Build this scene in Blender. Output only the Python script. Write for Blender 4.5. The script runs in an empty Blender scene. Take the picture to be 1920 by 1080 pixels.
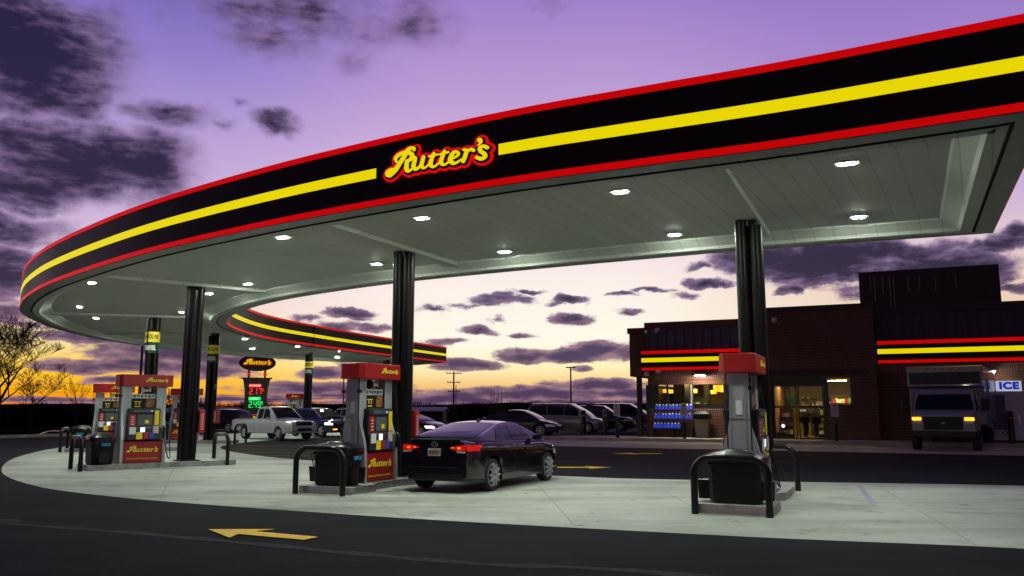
import bpy, bmesh, math, random
import numpy as np
from mathutils import Vector, Matrix
random.seed(7); rng = np.random.RandomState(7)
SC = bpy.context.scene; COL = SC.collection
R = math.radians

# ------------------------------------------------------------------ camera
FPX, CAMH, YH = 1540.0, 1.68, 765.0            # focal length in px of a 1920 wide frame, eye height, horizon row
PITCH = math.atan((YH - 540) / FPX)
cam_d = bpy.data.cameras.new('camera'); cam = bpy.data.objects.new('camera', cam_d); COL.objects.link(cam)
cam.location = (0, 0, CAMH); cam.rotation_euler = (math.pi / 2 + PITCH, 0, 0)
cam_d.sensor_width = 36; cam_d.lens = 36 * FPX / 1920; cam_d.clip_start = 0.1; cam_d.clip_end = 9000
SC.camera = cam
SC.view_settings.view_transform = 'Standard'; SC.view_settings.look = 'None'
SC.view_settings.exposure = 0; SC.view_settings.gamma = 1
SC.cycles.use_denoising = True
try: SC.cycles.denoiser = 'OPENIMAGEDENOISE'
except Exception: pass
SC.cycles.max_bounces = 8; SC.cycles.diffuse_bounces = 4; SC.cycles.transparent_max_bounces = 12
SC.cycles.sample_clamp_indirect = 4; SC.cycles.caustics_reflective = False; SC.cycles.caustics_refractive = False
CP, SP = math.cos(PITCH), math.sin(PITCH)
def ray(x, y):
    a = (x - 960) / FPX; u = (540 - y) / FPX
    return Vector((a, CP - u * SP, SP + u * CP))
def at(x, y, z=0.0):                            # pixel of the photograph -> point at height z
    d = ray(x, y); t = (z - CAMH) / d.z
    return Vector((d.x * t, d.y * t, z))
def atY(x, y, Y):
    d = ray(x, y); t = Y / d.y
    return Vector((d.x * t, Y, CAMH + d.z * t))
def lin(r, g, b):
    f = lambda c: (c / 255 / 12.92) if c <= 10 else ((c / 255 + .055) / 1.055) ** 2.4
    return (f(r), f(g), f(b), 1)

# ------------------------------------------------------------------ world: dusk sky with clouds
W = bpy.data.worlds.new("World"); SC.world = W; W.use_nodes = True
nt = W.node_tree; nt.nodes.clear()
def N(t, **k):
    n = nt.nodes.new(t)
    for a, v in k.items(): setattr(n, a, v)
    return n
def L(a, b): nt.links.new(a, b)
def setin(sock, v):
    if isinstance(v, bpy.types.NodeSocket): L(v, sock)
    else: sock.default_value = v
def M(op, a, b=None, c=None, clamp=False):
    n = N('ShaderNodeMath', operation=op); n.use_clamp = clamp
    for i, v in enumerate((a, b, c)):
        if v is not None: setin(n.inputs[i], v)
    return n.outputs[0]
def VM(op, a, b=None):
    n = N('ShaderNodeVectorMath', operation=op); setin(n.inputs[0], a)
    if b is not None: setin(n.inputs[1], b)
    return n.outputs['Value'] if op in ('LENGTH', 'DOT_PRODUCT') else n.outputs[0]
def MIX(f, a, b):
    n = N('ShaderNodeMix', data_type='RGBA'); setin(n.inputs['Factor'], f); setin(n.inputs['A'], a); setin(n.inputs['B'], b)
    return n.outputs['Result']
def MR(v, a, b, c=0., d=1., interp='SMOOTHSTEP'):
    n = N('ShaderNodeMapRange', interpolation_type=interp); setin(n.inputs[0], v)
    for i, q in enumerate((a, b, c, d)): n.inputs[i + 1].default_value = q
    return n.outputs[0]
def NOISE(vec, scale, detail=5., rough=.55):
    n = N('ShaderNodeTexNoise'); n.inputs['Scale'].default_value = scale
    n.inputs['Detail'].default_value = detail; n.inputs['Roughness'].default_value = rough
    L(vec, n.inputs['Vector']); return n
def RAMP(v, stops):
    n = N('ShaderNodeValToRGB'); L(v, n.inputs[0]); e = n.color_ramp.elements
    while len(e) < len(stops): e.new(0.5)
    for i, (p, c) in enumerate(stops): e[i].position = p; e[i].color = c
    return n.outputs[0]
tc = N('ShaderNodeTexCoord'); sx = N('ShaderNodeSeparateXYZ'); L(tc.outputs['Generated'], sx.inputs[0])
az = M('MULTIPLY', M('ARCTAN2', sx.outputs[0], sx.outputs[1]), 57.29578)      # degrees right of the view axis
el = M('MULTIPLY', M('ARCSINE', sx.outputs[2]), 57.29578)
ae = N('ShaderNodeCombineXYZ'); L(az, ae.inputs[0]); L(el, ae.inputs[1]); AE = ae.outputs[0]
e30 = M('DIVIDE', el, 40.0, clamp=True)
def st(lst): return [(e / 40.0, lin(*c)) for e, c in lst]
sky_l = RAMP(e30, st([(0, (235, 105, 25)), (1.2, (255, 182, 15)), (2.6, (255, 206, 70)), (3.9, (253, 227, 156)), (6.5, (243, 215, 206)), (10, (216, 191, 221)), (17.5, (184, 160, 216)), (22.5, (147, 127, 202)), (28, (106, 96, 186)), (36, (48, 42, 100)), (40, (32, 29, 70))]))
sky_c = RAMP(e30, st([(0, (200, 130, 110)), (1.5, (248, 200, 125)), (2.8, (255, 244, 188)), (4.5, (255, 250, 232)), (8, (255, 243, 234)), (12, (241, 220, 230)), (17, (210, 182, 220)), (21, (191, 160, 213)), (28, (156, 127, 202)), (36, (56, 48, 108)), (40, (32, 29, 70))]))
sky_r = RAMP(e30, st([(0, (215, 150, 125)), (2, (244, 205, 150)), (4, (246, 218, 186)), (7.7, (235, 206, 184)), (10, (228, 204, 212)), (13, (206, 180, 216)), (20, (171, 141, 207)), (25.5, (151, 121, 197)), (30, (120, 96, 176)), (36, (54, 46, 104)), (40, (32, 29, 70))]))
sky = MIX(MR(az, -24, -3), sky_l, sky_c)
sky = MIX(MR(az, 6, 27), sky, sky_r)
absaz = M('ABSOLUTE', M('ADD', az, 4.0))
back = RAMP(e30, st([(0, (46, 38, 52)), (6, (40, 34, 54)), (20, (36, 32, 62)), (40, (32, 29, 70))]))
sky = MIX(MR(absaz, 32, 85), sky, back)
# clouds: (x, y, half width, half height, strength) as they stand in the photograph, kept as directions
CL = [(60,95,175,120,1.2),(-20,60,130,110,1.2),(90,175,120,45,1.),(150,300,190,75,1.15),(30,255,110,45,1.),(265,308,75,42,1.1),(60,345,120,45,1.),(20,425,110,34,.75),(-10,505,90,55,.9),(60,385,90,20,.5),
 (590,22,270,58,.42),(440,5,130,35,.4),(745,45,110,45,.42),(515,70,110,45,.4),(680,110,60,25,.2),
 (310,208,95,22,.45),(512,228,50,24,.8),(450,200,30,14,.5),(340,230,60,16,.3),(660,120,40,18,.2),(180,25,60,18,.3),(415,235,30,9,.3),
 (15,585,100,24,.55),(110,627,55,11,.9),(205,633,50,11,.8),(60,608,50,10,.5),(990,20,40,18,.2),
 (330,662,170,24,1.),(260,686,190,15,.95),(445,672,60,24,.9),(110,684,60,6,.6),(360,690,130,18,.9),(215,712,60,7,.7),(90,690,50,5,.5),(60,748,150,6,.7),(190,748,120,5,.6),(470,748,130,7,.8),(330,746,80,5,.6),
 (655,588,58,12,1.),(575,597,40,8,.6),(632,610,52,13,.6),(700,613,44,10,.6),(540,660,50,12,.9),(500,640,60,14,.9),(620,702,70,14,.9),(680,690,60,16,.8),(600,728,180,13,1.),(700,744,140,10,1.),
 (945,563,75,15,.55),(1075,560,42,11,.8),(1078,598,42,15,.95),(893,620,42,11,.7),(1150,554,36,6,.5),(1215,545,45,6,.5),(860,575,40,10,.4),(1050,568,30,10,.4),(820,582,40,10,.35),
 (1000,545,36,6,.5),(930,600,30,7,.5),(1180,590,30,6,.4),(1240,620,46,7,.5),(840,640,50,8,.6),(980,630,34,7,.5),(1330,527,48,13,.95),(1325,500,34,8,.5),(1484,544,32,10,.8),(1590,545,40,14,.4),(1370,530,24,9,.6),(1290,555,40,8,.3),
 (1530,497,140,42,1.6),(1430,485,90,30,1.3),(1650,472,130,26,1.2),(1760,508,130,36,1.3),(1700,480,80,24,.9),(1845,455,80,16,.9),(1905,440,60,16,.8),(1910,538,46,10,.7),(1850,500,50,12,.5),(1890,580,40,10,.5),
 (1060,664,140,15,1.1),(1130,655,80,16,1.1),(1180,660,90,18,1.),(880,684,80,13,1.),(990,670,80,12,1.),(1092,689,22,7,.8),
 (1000,738,240,16,1.1),(1120,722,130,14,1.1),(850,748,180,12,1.),(1180,738,120,14,1.),(1060,755,260,9,1.),(760,757,200,6,.9),(1500,640,60,16,.4)]
wz = NOISE(AE, .16, 5, .6); w2 = NOISE(AE, .55, 4, .52)
wv = VM('ADD', VM('MULTIPLY', VM('SUBTRACT', wz.outputs['Color'], (.5, .5, .5)), (4.2, 2.6, 0)), VM('MULTIPLY', VM('SUBTRACT', w2.outputs['Color'], (.5, .5, .5)), (1.7, 1.5, 0)))
lowf = MR(el, 1, 12, .22, 1)
wvs = N('ShaderNodeVectorMath', operation='SCALE'); L(wv, wvs.inputs[0]); L(lowf, wvs.inputs['Scale'])
AEW = VM('ADD', AE, wvs.outputs[0])
F = None
for (x, y, w, h, s) in CL:
    d = ray(x, y).normalized(); a0 = math.degrees(math.atan2(d.x, d.y)); e0 = math.degrees(math.asin(d.z))
    k = 57.3 / FPX * .93
    v = VM('MULTIPLY', VM('SUBTRACT', AEW, (a0, e0, 0)), (1 / (w * k * 1.15), 1 / (h * k * 1.2), 0))
    q = M('MULTIPLY_ADD', VM('LENGTH', v), -s, s)
    F = q if F is None else M('MAXIMUM', F, q)
# clouds elsewhere in the sky, out of the frame, so that reflections are not bare
elsew = M('SUBTRACT', NOISE(VM('MULTIPLY', AE, (.5, 1, 0)), .09, 5, .55).outputs['Fac'], .48)
elsew = M('MULTIPLY_ADD', MR(absaz, 34, 44), M('MULTIPLY_ADD', elsew, 4., 1.0), -1.)
F = M('MAXIMUM', F, elsew)
sv = VM('MULTIPLY', AE, (.5, 1.5, 0))
fb = NOISE(sv, .62, 8, .6); fh = NOISE(VM('MULTIPLY', AE, (.75, .85, 0)), .24, 6, .5)
hi_ = MR(el, 7, 13)
n1 = M('SUBTRACT', M('MULTIPLY_ADD', hi_, M('SUBTRACT', fh.outputs['Fac'], fb.outputs['Fac']), fb.outputs['Fac']), .5)
dens = M('MULTIPLY_ADD', n1, MR(hi_, 0, 1, 1.5, 1.25, 'LINEAR'), M('MAXIMUM', F, -.6))
op = M('MULTIPLY_ADD', hi_, M('SUBTRACT', MR(dens, -.12, .46), MR(dens, .0, .3)), MR(dens, .0, .3))
# light and dark bellies in the cloud
dk = MR(M('MULTIPLY_ADD', NOISE(sv, 1.3, 6, .6).outputs['Fac'], .9, M('MULTIPLY', dens, .55)), .35, .95)
cl_hi = MIX(dk, lin(134, 108, 152), lin(34, 28, 58))
cl_lo = MIX(dk, lin(176, 136, 148), lin(72, 54, 92))
ccol = MIX(MR(el, 3, 9), cl_lo, cl_hi)
# thin streaks along the horizon
sn = NOISE(VM('MULTIPLY', AE, (.16, 2.6, 0)), .9, 4, .55)
stre = M('MULTIPLY', MR(sn.outputs['Fac'], .54, .72), MR(el, 2.6, .9, 0, .6))
sky = MIX(stre, sky, MIX(MR(az, -20, 0), lin(190, 110, 80), lin(150, 118, 150)))
sky = MIX(M('MULTIPLY', op, .97), sky, ccol)
gr = N('ShaderNodeBackground'); L(sky, gr.inputs[0]); gr.inputs[1].default_value = 1.0
wo = N('ShaderNodeOutputWorld'); L(gr.outputs[0], wo.inputs[0])
W.cycles.sampling_method = 'MANUAL'; W.cycles.sample_map_resolution = 512
# the sun has set: only a trace of its glow is left, low behind the canopy's left arm
sd = bpy.data.lights.new('sun', 'SUN'); sd.energy = .03; sd.angle = R(10); sd.color = (1, .62, .3)
so = bpy.data.objects.new('sun', sd); COL.objects.link(so); so.rotation_euler = (R(88.5), 0, R(155) + math.pi)

# ------------------------------------------------------------------ materials
MAT = {}
def material(name, col, rough=.6, metal=0., var=.0, vscale=3., bump=0., bscale=40., emit=None, estr=0., spec=.5, coat=0., col2=None, vmin=.35, vmax=.65):
    if name in MAT: return MAT[name]
    m = bpy.data.materials.new(name); m.use_nodes = True; t = m.node_tree; b = t.nodes['Principled BSDF']
    if len(col) == 3: col = (*col, 1)
    b.inputs['Base Color'].default_value = col; b.inputs['Roughness'].default_value = rough; b.inputs['Metallic'].default_value = metal
    b.inputs['Specular IOR Level'].default_value = spec; b.inputs['Coat Weight'].default_value = coat; b.inputs['Coat Roughness'].default_value = .06
    if emit: b.inputs['Emission Color'].default_value = (*emit[:3], 1); b.inputs['Emission Strength'].default_value = estr
    co = t.nodes.new('ShaderNodeTexCoord')
    if var or col2:
        n = t.nodes.new('ShaderNodeTexNoise'); n.inputs['Scale'].default_value = vscale; n.inputs['Detail'].default_value = 6; n.inputs['Roughness'].default_value = .65
        t.links.new(co.outputs['Object'], n.inputs['Vector'])
        r = t.nodes.new('ShaderNodeValToRGB'); r.color_ramp.elements[0].position = vmin; r.color_ramp.elements[1].position = vmax
        c1 = col2 if col2 else tuple(c * (1 - var) for c in col[:3]); c2 = tuple(c * (1 + var) for c in col[:3]) if not col2 else col[:3]
        r.color_ramp.elements[0].color = (*c1[:3], 1); r.color_ramp.elements[1].color = (*c2, 1)
        t.links.new(n.outputs['Fac'], r.inputs[0]); t.links.new(r.outputs[0], b.inputs['Base Color'])
        mr = t.nodes.new('ShaderNodeMapRange'); mr.inputs[3].default_value = max(0, rough - .1); mr.inputs[4].default_value = min(1, rough + .1)
        t.links.new(n.outputs['Fac'], mr.inputs[0]); t.links.new(mr.outputs[0], b.inputs['Roughness'])
    if bump:
        n2 = t.nodes.new('ShaderNodeTexNoise'); n2.inputs['Scale'].default_value = bscale; n2.inputs['Detail'].default_value = 4
        t.links.new(co.outputs['Object'], n2.inputs['Vector'])
        bp = t.nodes.new('ShaderNodeBump'); bp.inputs['Strength'].default_value = bump; bp.inputs['Distance'].default_value = .02
        t.links.new(n2.outputs['Fac'], bp.inputs['Height']); t.links.new(bp.outputs[0], b.inputs['Normal'])
    MAT[name] = m; return m
def node_mat(name):
    m = bpy.data.materials.new(name); m.use_nodes = True; MAT[name] = m
    return m, m.node_tree, m.node_tree.nodes['Principled BSDF']

def brick_mat(name, c1, c2, mortar, scale=1., bw=.22, rh=.075):
    m, t, b = node_mat(name)
    co = t.nodes.new('ShaderNodeTexCoord'); s = t.nodes.new('ShaderNodeSeparateXYZ'); t.links.new(co.outputs['Object'], s.inputs[0])
    ad = t.nodes.new('ShaderNodeMath'); t.links.new(s.outputs[0], ad.inputs[0]); t.links.new(s.outputs[1], ad.inputs[1])
    cb = t.nodes.new('ShaderNodeCombineXYZ'); t.links.new(ad.outputs[0], cb.inputs[0]); t.links.new(s.outputs[2], cb.inputs[1])
    br = t.nodes.new('ShaderNodeTexBrick'); t.links.new(cb.outputs[0], br.inputs['Vector'])
    br.inputs['Scale'].default_value = scale; br.inputs['Brick Width'].default_value = bw; br.inputs['Row Height'].default_value = rh
    br.inputs['Mortar Size'].default_value = .009; br.inputs['Color1'].default_value = (*c1, 1); br.inputs['Color2'].default_value = (*c2, 1); br.inputs['Mortar'].default_value = (*mortar, 1)
    t.links.new(br.outputs['Color'], b.inputs['Base Color']); b.inputs['Roughness'].default_value = .85
    bp = t.nodes.new('ShaderNodeBump'); bp.inputs['Strength'].default_value = .6; bp.inputs['Distance'].default_value = .01; bp.invert = True
    t.links.new(br.outputs['Fac'], bp.inputs['Height']); t.links.new(bp.outputs[0], b.inputs['Normal'])
    return m
brick = brick_mat('brick', (.13, .04, .018), (.075, .022, .012), (.24, .17, .11))
soldier = brick_mat('soldier_brick', (.2, .085, .06), (.14, .06, .05), (.5, .42, .36), bw=.1, rh=.62)

def ground_mat(name, ca, cb, big, rough, fine=90., bump=.35, spec=.25, grit=.3, stains=False):
    m, t, b = node_mat(name)
    co = t.nodes.new('ShaderNodeTexCoord')
    def noise(sc, det=6, ro=.6, map_=None):
        n = t.nodes.new('ShaderNodeTexNoise'); n.inputs['Scale'].default_value = sc; n.inputs['Detail'].default_value = det; n.inputs['Roughness'].default_value = ro
        if map_:
            mp = t.nodes.new('ShaderNodeMapping'); mp.inputs['Rotation'].default_value = (0, 0, map_[0]); mp.inputs['Scale'].default_value = map_[1]
            t.links.new(co.outputs['Object'], mp.inputs[0]); t.links.new(mp.outputs[0], n.inputs['Vector'])
        else: t.links.new(co.outputs['Object'], n.inputs['Vector'])
        return n
    n1 = noise(big, 7, .62); n2 = noise(big * 1.5, 6, .6, (R(-29), (.25, 1.6, 1))); n3 = noise(fine, 3, .7)
    r = t.nodes.new('ShaderNodeValToRGB'); r.color_ramp.elements[0].position = .33; r.color_ramp.elements[1].position = .66
    r.color_ramp.elements[0].color = (*ca, 1); r.color_ramp.elements[1].color = (*cb, 1); t.links.new(n1.outputs['Fac'], r.inputs[0])
    r2 = t.nodes.new('ShaderNodeValToRGB'); r2.color_ramp.elements[0].position = .3; r2.color_ramp.elements[1].position = .62
    r2.color_ramp.elements[0].color = (.66, .66, .66, 1); r2.color_ramp.elements[1].color = (1.1, 1.1, 1.1, 1); t.links.new(n2.outputs['Fac'], r2.inputs[0])
    mx = t.nodes.new('ShaderNodeMix'); mx.data_type = 'RGBA'; mx.blend_type = 'MULTIPLY'; mx.inputs['Factor'].default_value = 1
    t.links.new(r.outputs[0], mx.inputs['A']); t.links.new(r2.outputs[0], mx.inputs['B'])
    r3 = t.nodes.new('ShaderNodeValToRGB'); r3.color_ramp.elements[0].position = .25; r3.color_ramp.elements[1].position = .75
    r3.color_ramp.elements[0].color = (max(.1, 1 - grit), max(.1, 1 - grit), max(.1, 1 - grit), 1); r3.color_ramp.elements[1].color = (1 + grit, 1 + grit, 1 + grit, 1); t.links.new(n3.outputs['Fac'], r3.inputs[0])
    m3 = t.nodes.new('ShaderNodeMix'); m3.data_type = 'RGBA'; m3.blend_type = 'MULTIPLY'; m3.inputs['Factor'].default_value = 1
    t.links.new(mx.outputs['Result'], m3.inputs['A']); t.links.new(r3.outputs[0], m3.inputs['B'])
    res = m3.outputs['Result']
    if stains:
        for sc_, lo_, hi2, dark, mp_ in ((.9, .56, .70, .72, None), (2.6, .63, .69, .5, None), (.55, .52, .7, .74, (R(-63), (.18, 1.7, 1)))):
            q = noise(sc_, 5, .6, mp_); rr = t.nodes.new('ShaderNodeValToRGB'); rr.color_ramp.elements[0].position = lo_; rr.color_ramp.elements[1].position = hi2
            rr.color_ramp.elements[0].color = (1, 1, 1, 1); rr.color_ramp.elements[1].color = (dark, dark, dark * .96, 1); t.links.new(q.outputs['Fac'], rr.inputs[0])
            m4 = t.nodes.new('ShaderNodeMix'); m4.data_type = 'RGBA'; m4.blend_type = 'MULTIPLY'; m4.inputs['Factor'].default_value = 1
            t.links.new(res, m4.inputs['A']); t.links.new(rr.outputs[0], m4.inputs['B']); res = m4.outputs['Result']
    t.links.new(res, b.inputs['Base Color']); b.inputs['Roughness'].default_value = rough; b.inputs['Specular IOR Level'].default_value = spec
    bp = t.nodes.new('ShaderNodeBump'); bp.inputs['Strength'].default_value = bump; bp.inputs['Distance'].default_value = .01
    t.links.new(n3.outputs['Fac'], bp.inputs['Height']); t.links.new(bp.outputs[0], b.inputs['Normal'])
    return m
m_asph = ground_mat('asphalt', (.015, .0142, .0175), (.024, .0222, .028), .35, .92, 80., .5, grit=1., spec=.06)
m_asph2 = ground_mat('dark_asphalt', (.013, .013, .0185), (.023, .0225, .031), .3, .92, 70., .5, grit=1., spec=.06)
m_apron = ground_mat('worn_asphalt', (.34, .29, .26), (.46, .40, .36), .5, .8)
m_conc = ground_mat('concrete', (.37, .385, .34), (.53, .54, .48), .28, .75, 75., .25, stains=True)
m_walk = ground_mat('pavement_concrete', (.36, .34, .3), (.46, .43, .38), .8, .85)
m_earth = ground_mat('dark_field', (.008, .009, .005), (.02, .016, .01), .05, .95, spec=0.)
m_kerb = ground_mat('kerb_concrete', (.3, .27, .22), (.4, .36, .3), 1.5, .85)

m_black = material('black_paint', (.004, .004, .005), .3, var=.15, vscale=2, spec=.4)
m_column = material('column_black', (.0035, .0035, .004), .34, spec=.22)
m_blackm = material('black_matte', (.007, .007, .0075), .5, var=.25, vscale=4, bump=.1, spec=.3)
m_fascia = material('dark_fascia', (.014, .0018, .0024), .42, var=.25, vscale=.35, spec=.18)
m_redlit = material('lit_red_band', (.35, .003, .003), .4, spec=.2, var=.05, vscale=.6, emit=lin(255, 3, 3), estr=.50)
m_yellit = material('lit_yellow_band', (.6, .52, .004), .4, var=.05, vscale=.5, spec=.2, emit=lin(255, 236, 0), estr=.78)
m_logoy = material('lit_yellow_letter', (.7, .6, .02), .4, emit=lin(255, 232, 0), estr=.8)
m_logor = material('lit_red_outline', (.5, .01, .008), .4, emit=lin(245, 12, 8), estr=.7)
m_logok = material('black_letter_edge', (.005, .004, .004), .5)
m_yel = material('yellow_print', (.75, .6, .03), .5, var=.06, emit=lin(230, 200, 20), estr=.06)
m_red = material('red_panel', (.3, .008, .01), .38, var=.12, vscale=3)
m_silver = material('silver_panel', (.4, .42, .45), .42, .35, var=.08, vscale=4)
m_steel = material('steel_edge', (.42, .4, .42), .3, .85, var=.25, vscale=6)
m_soffit = None
m_led = material('light_lens', (.9, .9, .9), .4, emit=(.90, 1., .86), estr=1150.)
m_housing = material('light_housing', (.6, .62, .6), .4)
m_white = material('white_label', (.75, .75, .73), .5, var=.08, vscale=20)
m_screen = material('lit_screen', (.8, .85, .9), .4, emit=(.8, .88, 1), estr=.9)
m_blue = material('blue_label', (.03, .08, .45), .45, var=.1, vscale=10)
m_green = material('green_label', (.03, .3, .1), .45)
m_dgreen = material('dark_green_band', (.004, .035, .022), .4)
m_grey = material('grey_plastic', (.09, .1, .105), .5, var=.1)
m_rubber = material('tyre_rubber', (.012, .012, .013), .75, var=.2, vscale=12)
m_alloy = material('alloy_rim', (.46, .46, .5), .35, .35, var=.1, vscale=8)
m_chrome = material('chrome', (.7, .7, .72), .12, 1.)
m_glass = material('dark_car_glass', (.006, .007, .008), .05, spec=.5)
m_tail = material('tail_lamp', (.25, .006, .005), .2, emit=lin(255, 20, 5), estr=.42, coat=.5)
m_bulb = material('lit_bulb', (.8, .2, .05), .3, emit=lin(255, 110, 40), estr=1.3)
m_tailoff = material('unlit_tail_lamp', (.25, .01, .01), .2, coat=.5)
m_amber = material('amber_lamp', (.8, .35, .02), .25, emit=lin(255, 150, 20), estr=3.2)
m_headl = material('headlamp_lens', (.6, .62, .65), .08, spec=.9, coat=.6)
m_headon = material('lit_headlamp', (.9, .9, .9), .1, emit=(1, .95, .9), estr=3.)
m_wood = material('weathered_wood', (.04, .03, .025), .85, var=.3, vscale=5)
m_bark = material('bark', (.018, .011, .008), .9, var=.3, vscale=6, spec=.1)

def soffit_mat():
    m, t, b = node_mat('soffit_panel')
    co = t.nodes.new('ShaderNodeTexCoord'); mp = t.nodes.new('ShaderNodeMapping'); mp.inputs['Rotation'].default_value = (0, 0, R(29.5))
    t.links.new(co.outputs['Object'], mp.inputs[0]); s = t.nodes.new('ShaderNodeSeparateXYZ'); t.links.new(mp.outputs[0], s.inputs[0])
    mu = t.nodes.new('ShaderNodeMath'); mu.operation = 'MULTIPLY'; mu.inputs[1].default_value = 1 / .4; t.links.new(s.outputs[0], mu.inputs[0])
    fr = t.nodes.new('ShaderNodeMath'); fr.operation = 'FRACT'; t.links.new(mu.outputs[0], fr.inputs[0])
    gt = t.nodes.new('ShaderNodeMath'); gt.operation = 'GREATER_THAN'; gt.inputs[1].default_value = .93; t.links.new(fr.outputs[0], gt.inputs[0])
    n = t.nodes.new('ShaderNodeTexNoise'); n.inputs['Scale'].default_value = .5; n.inputs['Detail'].default_value = 5; t.links.new(co.outputs['Object'], n.inputs['Vector'])
    fl = t.nodes.new('ShaderNodeMath'); fl.operation = 'FLOOR'; t.links.new(mu.outputs[0], fl.inputs[0])
    wn = t.nodes.new('ShaderNodeTexWhiteNoise'); wn.noise_dimensions = '1D'; t.links.new(fl.outputs[0], wn.inputs['W'])
    ad = t.nodes.new('ShaderNodeMath'); ad.operation = 'MULTIPLY_ADD'; ad.inputs[1].default_value = .3; t.links.new(wn.outputs['Value'], ad.inputs[0]); t.links.new(n.outputs['Fac'], ad.inputs[2])
    r = t.nodes.new('ShaderNodeValToRGB'); r.color_ramp.elements[0].position = .35; r.color_ramp.elements[1].position = .95
    r.color_ramp.elements[0].color = (.58, .62, .56, 1); r.color_ramp.elements[1].color = (.66, .70, .63, 1); t.links.new(ad.outputs[0], r.inputs[0])
    mx = t.nodes.new('ShaderNodeMix'); mx.data_type = 'RGBA'; t.links.new(gt.outputs[0], mx.inputs['Factor']); t.links.new(r.outputs[0], mx.inputs['A']); mx.inputs['B'].default_value = (.5, .53, .48, 1)
    t.links.new(mx.outputs['Result'], b.inputs['Base Color']); b.inputs['Roughness'].default_value = .68; b.inputs['Specular IOR Level'].default_value = .2
    bp = t.nodes.new('ShaderNodeBump'); bp.inputs['Strength'].default_value = .25; bp.inputs['Distance'].default_value = .008; bp.invert = True
    t.links.new(gt.outputs[0], bp.inputs['Height']); t.links.new(bp.outputs[0], b.inputs['Normal'])
    return m
m_soffit = soffit_mat()
m_lip = material('soffit_lip', (.36, .39, .36), .4, var=.15, vscale=2)

def pane_mat():
    m, t, b = node_mat('shop_glass'); t.nodes.remove(b)
    tr = t.nodes.new('ShaderNodeBsdfTransparent'); tr.inputs[0].default_value = (.86, .88, .86, 1)
    gl = t.nodes.new('ShaderNodeBsdfGlossy'); gl.inputs['Roughness'].default_value = .03
    fr = t.nodes.new('ShaderNodeFresnel'); fr.inputs[0].default_value = 1.45
    mx = t.nodes.new('ShaderNodeMixShader'); hf = t.nodes.new('ShaderNodeMath'); hf.operation = 'MULTIPLY'; hf.inputs[1].default_value = .45; t.links.new(fr.outputs[0], hf.inputs[0]); t.links.new(hf.outputs[0], mx.inputs[0]); t.links.new(tr.outputs[0], mx.inputs[1]); t.links.new(gl.outputs[0], mx.inputs[2])
    t.links.new(mx.outputs[0], t.nodes['Material Output'].inputs[0]); return m
m_pane = pane_mat()

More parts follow.
